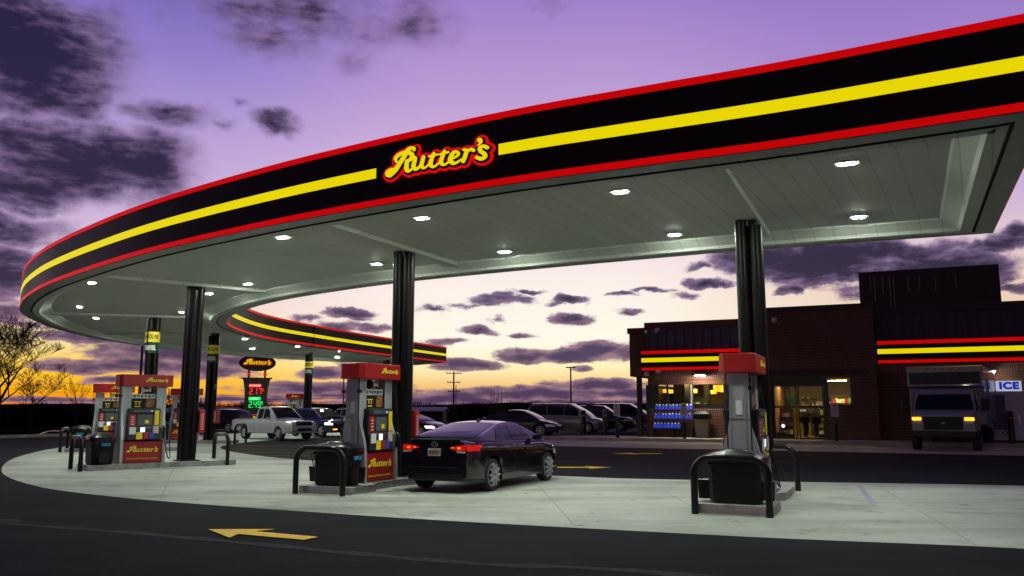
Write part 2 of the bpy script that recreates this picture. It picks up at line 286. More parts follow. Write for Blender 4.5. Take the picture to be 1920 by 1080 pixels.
# ------------------------------------------------------------------ mesh helpers
class MB:
    def __init__(s): s.v = []; s.f = []; s.m = []
    def add(s, vs, fs, m=0):
        o = len(s.v); s.v += [tuple(v) for v in vs]
        for f in fs: s.f.append(tuple(i + o for i in f)); s.m.append(m)
        return s
    def box(s, x0, x1, y0, y1, z0, z1, m=0, bev=0.):
        if bev > 0:
            b = bev
            pts = []
            for z, k in ((z0, b), (z0 + b, 0), (z1 - b, 0), (z1, b)):
                q = [(x0 + k + b * (k == 0), y0 + k), (x1 - k - b * (k == 0), y0 + k), (x1 - k, y0 + k + b * (k == 0)), (x1 - k, y1 - k - b * (k == 0)), (x1 - k - b * (k == 0), y1 - k), (x0 + k + b * (k == 0), y1 - k), (x0 + k, y1 - k - b * (k == 0)), (x0 + k, y0 + k + b * (k == 0))]
                pts.append([(a, c, z) for a, c in q])
            return s.loft(pts, True, True, m)
        vs = [(x0, y0, z0), (x1, y0, z0), (x1, y1, z0), (x0, y1, z0), (x0, y0, z1), (x1, y0, z1), (x1, y1, z1), (x0, y1, z1)]
        return s.add(vs, [(3, 2, 1, 0), (4, 5, 6, 7), (0, 1, 5, 4), (1, 2, 6, 5), (2, 3, 7, 6), (3, 0, 4, 7)], m)
    def loft(s, rings, closed=True, cap=True, m=0):
        n = len(rings[0]); o = len(s.v); fs = []
        for r in rings: s.v += [tuple(p) for p in r]
        for i in range(len(rings) - 1):
            for j in range(n if closed else n - 1):
                k = (j + 1) % n
                fs.append((o + i * n + j, o + i * n + k, o + (i + 1) * n + k, o + (i + 1) * n + j))
        if cap:
            fs.append(tuple(o + j for j in reversed(range(n)))); fs.append(tuple(o + (len(rings) - 1) * n + j for j in range(n)))
        s.f += fs; s.m += [m] * len(fs); return s
    def prism(s, poly, z0, z1, m=0, ms=None):              # polygon in xy extruded in z
        o = len(s.v); n = len(poly); s.v += [(x, y, z0) for x, y in poly] + [(x, y, z1) for x, y in poly]
        s.f.append(tuple(o + i for i in reversed(range(n)))); s.f.append(tuple(o + n + i for i in range(n))); s.m += [m, m]
        for i in range(n):
            j = (i + 1) % n; s.f.append((o + i, o + j, o + n + j, o + n + i)); s.m.append(m if ms is None else ms)
        return s
    def prism_yz(s, poly, x0, x1, m=0):
        o = len(s.v); n = len(poly); s.v += [(x0, y, z) for y, z in poly] + [(x1, y, z) for y, z in poly]
        s.f.append(tuple(o + i for i in reversed(range(n)))); s.f.append(tuple(o + n + i for i in range(n)))
        for i in range(n):
            j = (i + 1) % n; s.f.append((o + i, o + j, o + n + j, o + n + i))
        s.m += [m] * (n + 2); return s
    def prism_xz(s, poly, y0, y1, m=0):
        o = len(s.v); n = len(poly); s.v += [(x, y0, z) for x, z in poly] + [(x, y1, z) for x, z in poly]
        s.f.append(tuple(o + i for i in range(n))); s.f.append(tuple(o + n + i for i in reversed(range(n))))
        for i in range(n):
            j = (i + 1) % n; s.f.append((o + j, o + i, o + n + i, o + n + j))
        s.m += [m] * (n + 2); return s
    def tube(s, pts, r, n=8, m=0, cap=True):
        pts = [Vector(p) for p in pts]; rs = r if isinstance(r, (list, tuple)) else [r] * len(pts)
        rings = []; up = None
        for i, p in enumerate(pts):
            t = (pts[min(i + 1, len(pts) - 1)] - pts[max(i - 1, 0)]).normalized()
            if up is None: up = Vector((0, 0, 1)) if abs(t.z) < .9 else Vector((1, 0, 0))
            a = t.cross(up)
            if a.length < 1e-4: a = t.cross(Vector((0, 1, .3)))
            a.normalize(); b = a.cross(t).normalized(); up = b
            rings.append([p + (a * math.cos(q) + b * math.sin(q)) * rs[i] for q in [2 * math.pi * j / n for j in range(n)]])
        return s.loft(rings, True, cap, m)
    def lathe(s, prof, n=24, axis='z', c=(0, 0, 0), m=0, closed=False):
        rings = []
        for r, h in prof:
            ring = []
            for j in range(n):
                q = 2 * math.pi * j / n; a, b = r * math.cos(q), r * math.sin(q)
                p = (a, b, h) if axis == 'z' else ((a, -h, b) if axis == 'y' else (h, a, b))
                ring.append((p[0] + c[0], p[1] + c[1], p[2] + c[2]))
            rings.append(ring)
        return s.loft(rings, True, not closed, m)
    def quad(s, a, b, c, d, m=0): return s.add([a, b, c, d], [(0, 1, 2, 3)], m)
    def mesh(s, name, mats, smooth=None):
        me = bpy.data.meshes.new(name); me.from_pydata(s.v, [], s.f)
        mats = mats if isinstance(mats, (list, tuple)) else [mats]
        for q in mats: me.materials.append(q)
        me.polygons.foreach_set('material_index', s.m)
        me.update()
        bm = bmesh.new(); bm.from_mesh(me); bmesh.ops.recalc_face_normals(bm, faces=bm.faces); bm.to_mesh(me); bm.free()
        if smooth is not None:
            me.polygons.foreach_set('use_smooth', [True] * len(me.polygons)); me.set_sharp_from_angle(angle=R(smooth))
        return me
    def build(s, name, mats, parent=None, smooth=None):
        return link(name, s.mesh(name, mats, smooth), parent)
def link(name, me, parent=None):
    o = bpy.data.objects.new(name, me); COL.objects.link(o)
    if parent is not None: o.parent = parent
    return o
def tag(o, label, cat, group=None):
    o['label'] = label; o['category'] = cat
    if group: o['group'] = group
    return o
def thing(name, label, cat, loc=(0, 0, 0), rz=0., group=None):
    o = bpy.data.objects.new(name, None); COL.objects.link(o); o.location = loc; o.rotation_euler = (0, 0, rz); o.empty_display_size = .2
    return tag(o, label, cat, group)
def struct(o, kind='structure'): o['kind'] = kind; return o
def copy_tree(o, parent=None):
    c = o.copy(); COL.objects.link(c)
    if parent is not None: c.parent = parent; c.matrix_parent_inverse = o.matrix_parent_inverse.copy()
    for ch in [q for q in bpy.data.objects if q.parent == o and q is not c]: copy_tree(ch, c)
    return c
def dup(o, loc, rz, label):
    kids = list(o.children)
    c = o.copy(); COL.objects.link(c); c.location = loc; c.rotation_euler = (0, 0, rz); c['label'] = label
    for k in kids:
        k2 = k.copy(); COL.objects.link(k2); k2.parent = c
        for g in list(k.children):
            g2 = g.copy(); COL.objects.link(g2); g2.parent = k2
    return c
def text_mesh(txt, size, depth=.004, name='lettering', mat_=None, sx=1., bold=0.):
    cu = bpy.data.curves.new('t', 'FONT'); cu.body = txt; cu.size = size; cu.extrude = depth; cu.align_x = 'CENTER'; cu.align_y = 'CENTER'; cu.resolution_u = 3; cu.space_character = 1.02 + bold * 4; cu.offset = bold
    ob = bpy.data.objects.new('t', cu); COL.objects.link(ob)
    me = bpy.data.meshes.new_from_object(ob.evaluated_get(bpy.context.evaluated_depsgraph_get()))
    bpy.data.objects.remove(ob); me.name = name
    me.transform(Matrix.Rotation(math.pi / 2, 4, 'X') @ Matrix.Diagonal((sx, 1, 1, 1)))   # lies in xz, faces -y
    me.materials.clear(); me.materials.append(mat_); return me
def text(txt, size, mat_, parent, loc, rz=0., name='lettering', depth=.004, sx=1., bold=0.):
    o = link(name, text_mesh(txt, size, depth, name, mat_, sx, bold), parent); o.location = loc; o.rotation_euler = (0, 0, rz); return o
def catmull(P, n=8):
    P = [np.array(p, float) for p in P]; out = []
    for i in range(len(P) - 1):
        p0, p1, p2, p3 = P[max(i - 1, 0)], P[i], P[i + 1], P[min(i + 2, len(P) - 1)]
        for k in range(n):
            t = k / n
            out.append(.5 * ((2 * p1) + (-p0 + p2) * t + (2 * p0 - 5 * p1 + 4 * p2 - p3) * t * t + (-p0 + 3 * p1 - 3 * p2 + p3) * t ** 3))
    out.append(P[-1]); return out

# ------------------------------------------------------------------ script lettering of the sign, drawn as brush strokes
STROKES = [
 [(440,585,50),(462,570,46),(505,545,30),(535,500,27),(565,450,25),(600,395,25),(630,335,24),(662,306,21),(698,304,20)],
 [(700,312,22),(704,330,14)],
 [(510,442,14),(502,425,18),(512,402,22),(545,374,23),(590,356,24),(640,354,25),(676,372,25),(684,402,24),(660,436,22),(625,452,18)],
 [(505,440,14),(522,462,14),(555,462,12)],
 [(628,450,22),(626,490,24),(624,530,25),(636,562,21),(662,558,16),(690,532,12)],
 [(672,438,12),(712,412,20),(712,450,23),(700,505,24),(718,542,21),(748,530,17),(782,495,16)],
 [(806,408,20),(796,450,22),(786,498,22),(800,528,18),(830,522,13),(858,494,10)],
 [(916,366,14),(905,392,20),(890,440,22),(880,490,23),(898,518,18),(930,510,13),(966,478,10)],
 [(864,404,13),(905,396,15),(950,382,13)],
 [(1026,343,14),(1014,370,20),(1000,418,22),(988,466,23),(1005,496,18),(1038,490,13),(1076,458,10)],
 [(974,384,13),(1014,374,15),(1062,360,13)],
 [(1096,432,12),(1138,414,14),(1164,384,17),(1150,358,17),(1118,364,20),(1094,400,24),(1084,446,25),(1104,480,22),(1146,476,16),(1196,440,11)],
 [(1214,340,14),(1244,345,20),(1236,390,22),(1224,430,22),(1212,464,21)],
 [(1242,378,14),(1264,348,16),(1296,338,20),(1312,348,20)],
 [(1444,322,22),(1412,306,20),(1376,322,21),(1380,358,22),(1418,388,23),(1424,420,22),(1388,440,22),(1348,426,22)],
 [(1372,240,27),(1382,262,17),(1356,300,6)]]
def logo_field(step):
    x0, x1, y0, y1 = 340, 1520, -90, 330                         # sheared frame, y up
    gx = np.arange(x0, x1 + step, step); gy = np.arange(y0, y1 + step, step)
    GX, GY = np.meshgrid(gx, gy); D = np.full(GX.shape, 1e3)
    for st_ in STROKES:
        pts = catmull([(x, 640 - (y + .1875 * (x - 430)), r) for x, y, r in st_], 6)
        for a, b in zip(pts[:-1], pts[1:]):
            d = b[:2] - a[:2]; ll = max(d @ d, 1e-6)
            t = np.clip(((GX - a[0]) * d[0] + (GY - a[1]) * d[1]) / ll, 0, 1)
            D = np.minimum(D, np.hypot(GX - a[0] - t * d[0], GY - a[1] - t * d[1]) - (a[2] + t * (b[2] - a[2])))
    return gx, gy, D
_fields = {}
def logo_mesh(name, grow, mat_, y0, y1, step=7., zscale=.78, dx=0., dz=0.):
    """filled marching squares of the stroke field; unit: whole word one metre wide, centred"""
    if step not in _fields: _fields[step] = logo_field(step)
    gx, gy, D = _fields[step]; D = D - grow
    bm = bmesh.new(); cache = {}
    S = 1 / 1090.; cx = 925
    def vert(key, x, y):
        if key not in cache: cache[key] = bm.verts.new(((x - cx) * S + dx, y0, (y - 100) * S * zscale + dz))
        return cache[key]
    ny, nx = D.shape
    for j in range(ny - 1):
        for i in range(nx - 1):
            c = [(i, j), (i + 1, j), (i + 1, j + 1), (i, j + 1)]; d = [D[q[1], q[0]] for q in c]
            if min(d) >= 0: continue
            poly = []
            for k in range(4):
                a, b = c[k], c[(k + 1) % 4]; da, db = d[k], d[(k + 1) % 4]
                if da < 0: poly.append(vert(a, gx[a[0]], gy[a[1]]))
                if (da < 0) != (db < 0):
                    t = da / (da - db)
                    key = (min(a, b), max(a, b))
                    poly.append(vert(key, gx[a[0]] + t * (gx[b[0]] - gx[a[0]]), gy[a[1]] + t * (gy[b[1]] - gy[a[1]])))
            poly = list(dict.fromkeys(poly))
            if len(poly) > 2:
                try: bm.faces.new(poly)
                except ValueError: pass
    bmesh.ops.dissolve_limit(bm, angle_limit=R(3), verts=bm.verts, edges=bm.edges)
    r = bmesh.ops.extrude_face_region(bm, geom=bm.faces[:])
    for v in [g for g in r['geom'] if isinstance(g, bmesh.types.BMVert)]: v.co.y = y1
    bmesh.ops.recalc_face_normals(bm, faces=bm.faces)
    me = bpy.data.meshes.new(name); bm.to_mesh(me); bm.free(); me.materials.append(mat_); return me
LOGO_FINE = logo_mesh('lettering', -3.5, m_logoy, -.022, -.014, 5.)
LOGO_EDGE = logo_mesh('letter_edge', 14, m_logok, -.014, -.007, 8., dx=.006, dz=-.006)
LOGO_RED = logo_mesh('letter_outline', 38, m_logor, -.007, .002, 8., dx=.006, dz=-.006)
LOGO_PRINT = logo_mesh('lettering', -3, m_yel, -.006, 0, 10.)
def place_logo(parent, loc, width, rz=0., full=True, zs=1.):
    out = []
    for me in ((LOGO_RED, LOGO_EDGE, LOGO_FINE) if full else (LOGO_PRINT,)):
        o = link(me.name.split('.')[0], me, parent); o.location = loc; o.rotation_euler = (0, 0, rz); o.scale = (width, width if full else 1, width * zs); out.append(o)
    return out

# ------------------------------------------------------------------ ground and pavements
def sheet(name, poly, z, mat_, skirt=None):
    mb = MB()
    if skirt is None: mb.add([(p[0], p[1], z) for p in poly], [tuple(range(len(poly)))])
    else: mb.prism([(p[0], p[1]) for p in poly], skirt, z)
    return struct(mb.build(name, mat_))
# open field: falls away below the station's plateau
mb = MB(); GX = [-3000, -1200, -500, -200, -110, -70, -45, 0, 60, 120, 300, 900, 3000]; GY = [-400, -60, 0, 60, 110, 160, 260, 500, 1100, 3200]
gv = [(x, y, -1.75 + .25 * math.sin(x * .013) * math.cos(y * .017)) for y in GY for x in GX]; nx = len(GX)
mb.add(gv, [(j * nx + i, j * nx + i + 1, (j + 1) * nx + i + 1, (j + 1) * nx + i) for j in range(len(GY) - 1) for i in range(nx - 1)])
struct(mb.build('ground', m_earth))
LOT_EDGE = [(-60, 10), (-46, 30), (-34, 41), (-29.5, 45.5), (-26, 52), (-24, 62), (-20, 74), (-10, 84), (14, 92), (40, 92), (60, 40), (50, -40), (-60, -40)]
sheet('asphalt_lot', LOT_EDGE, 0, m_asph, -2.6)
# the nearer lane is a darker, older layer with a rolled seam
seam = [at(x, y).xy for x, y in [(-150, 968), (0, 982), (200, 997), (400, 1014), (650, 1038), (900, 1059), (1300, 1082)]]
seam = [Vector(p) for p in catmull([(-26, 17.5)] + [tuple(p) for p in seam] + [(8, 5.0)], 6)]
sheet('driveway', [tuple(p) for p in seam] + [(14, -12), (-30, -12)], .006, m_asph2)
mb = MB(); r1, r2 = [], []
for i, p in enumerate(seam):
    t = (seam[min(i + 1, len(seam) - 1)] - seam[max(i - 1, 0)]).normalized(); n = Vector((-t.y, t.x))
    wdt = .09 + .03 * math.sin(i * 1.7)
    r1.append((p.x + n.x * wdt * 1.6, p.y + n.y * wdt * 1.6, .0012)); r2.append((p.x - n.x * wdt, p.y - n.y * wdt, .0105))
mb.loft([r1, r2], False, False)
struct(mb.build('driveway_seam', material('seam_asphalt', (.034, .032, .036), .9, var=.5, vscale=9, spec=.1)))

# concrete pad under the canopy
OUT = [(9.0, 7.57), (6.02, 9.25), (3.82, 10.5), (1.87, 11.6), (0, 12.67), (-2.45, 14.17), (-4.81, 15.77), (-7.7, 18.0), (-10.0, 20.05), (-12.8, 22.85), (-14.8, 25.15), (-16.8, 27.9), (-18.7, 31.3), (-20.6, 37.1), (-21.4, 43.5), (-20.7, 50.3), (-17.6, 58.2), (-12.6, 64.6), (-8.0, 68.6)]
INN = [(9.78, 16.37), (5.3, 18.26), (2.9, 19.5), (.55, 20.8), (-2.7, 22.75), (-5.17, 24.65), (-7.82, 27.16), (-10.08, 30.25), (-11.67, 33.45), (-12.55, 37.1), (-12.6, 42.2), (-11.3, 47.6), (-9.2, 54.0), (-5.15, 64.6)]
# the end of the near arm runs from (9.78,16.37) to the outer edge
OUT[0] = (5.9, 9.3)
OUT = [(6.40, 9.32), (3.90, 10.73), (1.89, 11.72)] + OUT[4:]
def resample(P, n):
    C = catmull(P, 14); C = [Vector(c[:2]) for c in C]; ds = [0]
    for a, b in zip(C[:-1], C[1:]): ds.append(ds[-1] + (b - a).length)
    out = []; k = 0
    for i in range(n):
        s = ds[-1] * i / (n - 1)
        while k < len(ds) - 2 and ds[k + 1] < s: k += 1
        t = (s - ds[k]) / max(ds[k + 1] - ds[k], 1e-6); out.append(C[k].lerp(C[k + 1], min(t, 1)))
    return out
NC = 100
# the two edges are paired along the arm: near arm, bend and far arm each keep their share
def paired():
    def split(P, cuts):
        C = [Vector(c[:2]) for c in catmull(P, 14)]; idx = [min(range(len(C)), key=lambda i: (C[i] - Vector(c)).length) for c in cuts]
        return [C[a:b + 1] for a, b in zip([0] + idx, idx + [len(C) - 1])]
    def rs(C, n):
        ds = [0]
        for a, b in zip(C[:-1], C[1:]): ds.append(ds[-1] + (b - a).length)
        out = []
        for i in range(n):
            s = ds[-1] * i / (n - 1); k = max(j for j in range(len(ds)) if ds[j] <= s + 1e-9); k = min(k, len(ds) - 2)
            out.append(C[k].lerp(C[k + 1], (s - ds[k]) / max(ds[k + 1] - ds[k], 1e-6)))
        return out
    a = split(OUT, [(-7.7, 18.0), (-20.6, 37.1), (-20.7, 50.3)]); b = split(INN, [(-5.17, 24.65), (-12.55, 37.1), (-12.6, 42.2)])
    o, i = [], []
    for A, B, n in zip(a, b, (30, 34, 16, 24)):
        ra, rb = rs(A, n), rs(B, n); o += ra[(1 if o else 0):]; i += rb[(1 if i else 0):]
    return o, i
CO, CI = paired(); NC = len(CO)
pad_out = [at(x, y).xy for x, y in [(1960, 1032), (1500, 1012), (1200, 997), (800, 975), (500, 955), (300, 940), (150, 925), (60, 910), (5, 888)]]
pad_o = [(10.0, 8.4)] + [tuple(p) for p in pad_out] + [(-16.0, 26.6), (-18.0, 31.3), (-19.6, 36.6), (-20.6, 43.0), (-20.2, 50.0), (-17.2, 57.8), (-12.4, 64.2), (-7.8, 68.2)]
pad_i = [(-4.9, 64.4), (-9.0, 54.2), (-11.3, 48.2), (-12.9, 42.6), (-12.9, 37.4), (-11.3, 33.2), (-8.1, 28.6), (-4.0, 24.9), (1.19, 20.9), (4.2, 19.75), (6.6, 19.2), (11.0, 18.3), (11.9, 16.9)]
sheet('concrete_pad', [tuple(c[:2]) for c in catmull(pad_o, 5)] + pad_i[:1] + [tuple(c[:2]) for c in catmull(pad_i, 5)][1:], .008, m_conc)
# saw-cut joints in the pad
mb = MB()
for a, b in [((1400, 1006), (1200, 899)), ((760, 972), (600, 880)), ((300, 939), (330, 868)), ((1830, 1024), (1640, 908)), ((1080, 990), (1010, 912))]:
    p, q = at(*a), at(*b); d = (q - p).normalized(); n = Vector((-d.y, d.x, 0)) * .012
    mb.quad(*[(v.x, v.y, .0125) for v in (p - n, q - n, q + n, p + n)])
c1 = resample([(8.9, 12.8), (4.4, 15.4), (0, 17.2), (-4.1, 20.0), (-8.2, 23.6), (-11.8, 27.6), (-15, 33.5), (-16.4, 40)], 40)
for i in range(len(c1) - 1):
    d = (c1[i + 1] - c1[i]).normalized(); n = Vector((-d.y, d.x)) * .012
    mb.quad(*[(v.x, v.y, .0122) for v in (c1[i] - n, c1[i + 1] - n, c1[i + 1] + n, c1[i] + n)])
struct(mb.build('pad_joints', material('joint_sealant', (.3, .3, .28), .9)))

# painted arrows
m_paint = material('yellow_road_paint', (.85, .52, .02), .75, var=.35, vscale=14, bump=.2, vmin=.3, vmax=.5)
m_paintw = material('white_road_paint', (.5, .48, .42), .8, var=.3, vscale=8)
def road_arrow(tip, tail, ww, label):
    tip, tail = Vector(tip), Vector(tail); d = (tip - tail); ln = d.length; d.normalize(); n = Vector((-d.y, d.x))
    h = tip - d * min(ln * .45, 1.1); P = lambda c, k: tuple(c + n * k)
    poly = [P(tip, 0), P(h, ww), P(h + d * .12, ww * .33), P(tail, ww * .33), P(tail, -ww * .33), P(h + d * .12, -ww * .33), P(h, -ww)]
    o = MB().prism([(p[0], p[1]) for p in poly], .0105, .0145).build('painted_arrow', m_paint); tag(o, label, 'road arrow', 'arrows painted on the asphalt')
road_arrow((-4.22, 11.78), (-2.6, 10.98), .42, 'large worn yellow arrow painted on the foreground asphalt pointing left')
road_arrow(at(1145, 877).xy, at(1045, 877).xy, .55, 'yellow arrow on the asphalt just ahead of the black sedan')
road_arrow(at(1150, 851).xy, at(1240, 851).xy, .6, 'yellow arrow on the lane in front of the washer fluid rack')
mb = MB()
for i in range(9):                                         # hatched lines in the bend
    a, b = at(418 + i * 3, 836 + i * 2.6), at(760, 832 + i * 3.2)
    a = a.lerp(b, .02); d = (b - a).normalized(); n = Vector((-d.y, d.x, 0)) * .07
    mb.quad(*[(v.x, v.y, .0045) for v in (a - n, b - n, b + n, a + n)])
struct(mb.build('hatched_marking', material('faded_yellow_paint', (.2, .15, .05), .8, var=.3, vscale=4)))
# faint blue spray mark left on the pad
mb = MB()
for (x0, y0, x1, y1) in [(1612, 912, 1640, 950)]:
    p, q = at(x0, y0), at(x1, y1); d = (q - p).normalized(); n = Vector((-d.y, d.x, 0)) * .05
    mb.quad(*[(v.x, v.y, .0128) for v in (p - n, q - n, q + n, p + n)])
o = mb.build('survey_mark', material('blue_spray', (.22, .27, .42), .9, col2=(.42, .43, .42), vscale=9)); tag(o, 'faint blue spray line on the concrete pad at the right', 'spray mark')

# ------------------------------------------------------------------ store frame: x along the front, y into the building
SU = Vector((.911, -.412, 0)); SN = Vector((.412, .911, 0)); SP0 = Vector((10.09, 43.9, 0)); SRZ = math.atan2(-.412, .911)
def wp(px, py, d=0.0):                                      # photo pixel -> (along, up) on the plane y = d of the store
    v = ray(px, py); o = Vector((0, 0, CAMH)); t = (SP0 + SN * d - o).dot(SN) / v.dot(SN); q = o + v * t - SP0
    return q.dot(SU), q.z
def sw(u, d, z=0.): return SP0 + SU * u + SN * d + Vector((0, 0, z))
UL = wp(1030, 800, -2.6)[0]
k0 = UL - .5
sheet('pavement', [sw(UL, -2.6).xy, sw(34, -2.6).xy, sw(34, 1).xy, sw(UL + 1.5, 1).xy, sw(UL - 1.2, -.8).xy], .15, m_walk, -.1)
mb = MB()
for a, b in [((UL, -2.602), (34, -2.602)), ((UL - 1.2, -.8), (UL, -2.602)), ]:
    pa, pb = sw(*a), sw(*b); d = (pb - pa).normalized(); n = Vector((d.y, -d.x, 0)) * .15
    mb.prism([tuple(v.xy) for v in (pa, pb, pb + n, pa + n)], -.1, .158)
tag(mb.build('kerb', m_kerb), 'pale concrete kerb along the pavement in front of the store', 'kerb')
sheet('parking_apron', [sw(UL - 3, -2.8).xy, sw(UL - 4, -9.5).xy, sw(34, -9.8).xy, sw(34, -2.8).xy], .004, m_apron)
mb = MB()
for px in (1150, 1335, 1500, 1640, 1690, 1880):
    u = wp(px, 826, -2.9)[0]; u2 = u - 1.6
    a, b = sw(u, -3.2), sw(u2, -8.6); d = (b - a).normalized(); n = Vector((-d.y, d.x, 0)) * .06
    mb.quad(*[(v.x, v.y, .0085) for v in (a - n, b - n, b + n, a + n)])
struct(mb.build('parking_lines', m_paintw))
mb = MB(); pts = [Vector(p) for p in catmull(LOT_EDGE[1:10], 6)]                     # kerb round the back of the lot
rings = [[], [], [], []]
for i, p in enumerate(pts):
    t = (pts[min(i + 1, len(pts) - 1)] - pts[max(i - 1, 0)]).normalized(); n = Vector((-t.y, t.x))
    for k, (o_, z) in enumerate(((-.05, -.3), (-.05, .17), (.35, .17), (.35, -2.0))):
        q = p + n * o_; rings[k].append((q.x, q.y, z))
mb.loft(rings, False, False)
tag(mb.build('lot_kerb', m_kerb, smooth=40), 'pale kerb round the far edge of the lot before the dark field', 'kerb')

# ------------------------------------------------------------------ canopy
ZB, ZT = 5.2, 6.43
canopy = thing('canopy', 'huge curved filling station canopy, dark fascia with red and yellow bands and glowing sign', 'canopy', (0, 0, 0))
def offs(P, d):
    out = []
    for i, p in enumerate(P):
        t = (P[min(i + 1, len(P) - 1)] - P[max(i - 1, 0)]).normalized(); out.append(p + Vector((-t.y, t.x)) * d)
    return out
# CO runs right end -> left -> far end : its left-hand normal points out of the canopy on neither side by itself; find the sign
_t = (CO[1] - CO[0]).normalized(); _n = Vector((-_t.y, _t.x)); SGN = -1 if _n.dot(CI[0] - CO[0]) > 0 else 1
def outer(d): return offs(CO, SGN * d)                      # d > 0 : away from the canopy
_t = (CI[1] - CI[0]).normalized(); _n = Vector((-_t.y, _t.x)); SGI = -1 if _n.dot(CO[0] - CI[0]) > 0 else 1
def inner(d): return offs(CI, SGI * d)
def endw(a0, a1, d):                                        # pushes an end outwards
    return d
def ringloop(d):
    """closed loop of the whole outline grown by d, with square ends"""
    o, i = outer(d), inner(d)
    e0 = (CO[0] - CO[1]).normalized(); e1 = (CO[-1] - CO[-2]).normalized()
    ax0 = (CI[0] - CO[0]).normalized(); ax1 = (CI[-1] - CO[-1]).normalized()
    n0 = Vector((ax0.y, -ax0.x)); n0 = n0 if n0.dot(e0) > 0 else -n0
    n1 = Vector((ax1.y, -ax1.x)); n1 = n1 if n1.dot(e1) > 0 else -n1
    o[0] = CO[0] + n0 * d - ax0 * d; i[0] = CI[0] + n0 * d + ax0 * d
    o[-1] = CO[-1] + n1 * d - ax1 * d; i[-1] = CI[-1] + n1 * d + ax1 * d
    return o + i[::-1]
def band(name, z0, z1, d0, d1, mat_, rngs=None):
    mb = MB(); lp0, lp1 = ringloop(d0), ringloop(d1); n = len(lp0)
    if rngs is None:
        mb.loft([[(p.x, p.y, z) for p in lp] for lp, z in ((lp0, z0), (lp1, z0), (lp1, z1), (lp0, z1), (lp0, z0))], True, False)
    return mb.build(name, mat_, canopy, smooth=35)
band('fascia_panel', ZB + .02, ZT - .02, -.06, 0., m_fascia)
band('upper_red_band', ZT - .11, ZT, .002, .012, m_redlit)
band('lower_red_band', ZB + .012, ZB + .12, .002, .010, m_redlit)
# yellow stripe on the two long faces, broken for the sign
def ray_on_outer(px, zz):
    best = None
    for i in range(len(CO) - 1):
        a, b = CO[i], CO[i + 1]
        for k in range(20):
            p = a.lerp(b, k / 20); Fd = p.y * CP + (zz - CAMH) * SP; x = 960 + FPX * p.x / Fd
            if best is None or abs(x - px) < best[0]: 
                if p.y < 26: best = (abs(x - px), p.copy(), i + k / 20)
    return best[1], best[2]
pa, ia = ray_on_outer(706, 5.8); pb, ib = ray_on_outer(936, 5.8)
def stripe_poly(P, lo, hi): 
    o = []
    for i, p in enumerate(P):
        if lo <= i <= hi: o.append(p)
    return o
mb = MB(); YZ0, YZ1 = 5.715, 5.895
def stripe(P, Q):
    mb.loft([[(p.x, p.y, z) for p in S_] for S_, z in ((P, YZ0), (Q, YZ0), (Q, YZ1), (P, YZ1))], False, False)
o0, o1 = outer(.0015), outer(.012)
def cut(P, a, b):
    f = lambda t: P[int(t)].lerp(P[min(int(t) + 1, len(P) - 1)], t - int(t))
    return [f(a)] + [P[i] for i in range(int(a) + 1, int(math.ceil(b)))] + [f(b)]
stripe(cut(o0, 0, ib), cut(o1, 0, ib)); stripe(cut(o0, ia, len(o0) - 1), cut(o1, ia, len(o1) - 1))
stripe(inner(.0015), inner(.012))
mb.build('yellow_stripe', m_yellit, canopy, smooth=35)
# joints between fascia sheets
mb = MB()
for P, S_ in ((CI, 1),):
    for i in (82,):
        p = P[i]; t = (P[i + 1] - P[i - 1]).normalized(); n = Vector((-t.y, t.x)); k = SGN if P is CO else SGI
        q0 = p - t * .008; q1 = p + t * .008
        mb.prism([tuple((q0 + n * k * .001)), tuple((q1 + n * k * .001)), tuple((q1 + n * k * .034)), tuple((q0 + n * k * .034))], ZB + .001, ZT - .001)
mb.build('fascia_joint', m_logok, canopy)
la, _ = ray_on_outer(727, 5.8); lb, _ = ray_on_outer(924, 5.8)
dv = (lb - la); wl = dv.length; nrm = Vector((dv.y, -dv.x)).normalized()
sign_c = (la + lb) / 2 + nrm * .05
sg = thing('logo_sign', 'glowing yellow script sign with red outline on the canopy fascia', 'illuminated sign', (sign_c.x, sign_c.y, 5.80), math.atan2(dv.y, dv.x))
place_logo(sg, (0, 0, 0), wl)
# underside: flat lip, dark shadow gap, sloping cove, deck
def strip(name, ds, zs, mat_, smooth=None):
    mb = MB(); mb.loft([[(p.x, p.y, z) for p in ringloop(d)] for d, z in zip(ds, zs)], True, False)
    return mb.build(name, mat_, canopy, smooth)
strip('soffit_lip', [-.002, -.34], [ZB, ZB - .005], m_lip)
strip('shadow_gap', [-.34, -.34, -.40, -.40], [ZB - .005, ZB + .05, ZB + .05, ZB - .02], m_logok)
strip('soffit_cove', [-.40, -.62, -.68, -.95, -1.0], [ZB - .02, ZB - .02, ZB + .04, ZB + .16, ZB + .22], m_soffit)
lo, li = ringloop(-.98)[:NC], ringloop(-.98)[NC:][::-1]
mb = MB(); mb.loft([[(p.x, p.y, ZB + .2) for p in lo], [((p.x + q.x) / 2, (p.y + q.y) / 2, ZB + .2) for p, q in zip(lo, li)], [(p.x, p.y, ZB + .2) for p in li]], False, False)
mb.build('soffit_deck', m_soffit, canopy)
lo, li = ringloop(-.05)[:NC], ringloop(-.05)[NC:][::-1]
mb = MB(); mb.loft([[(p.x, p.y, ZT - .08) for p in lo], [(p.x, p.y, ZT - .08) for p in li]], False, False)
mb.build('roof_deck', m_lip, canopy)
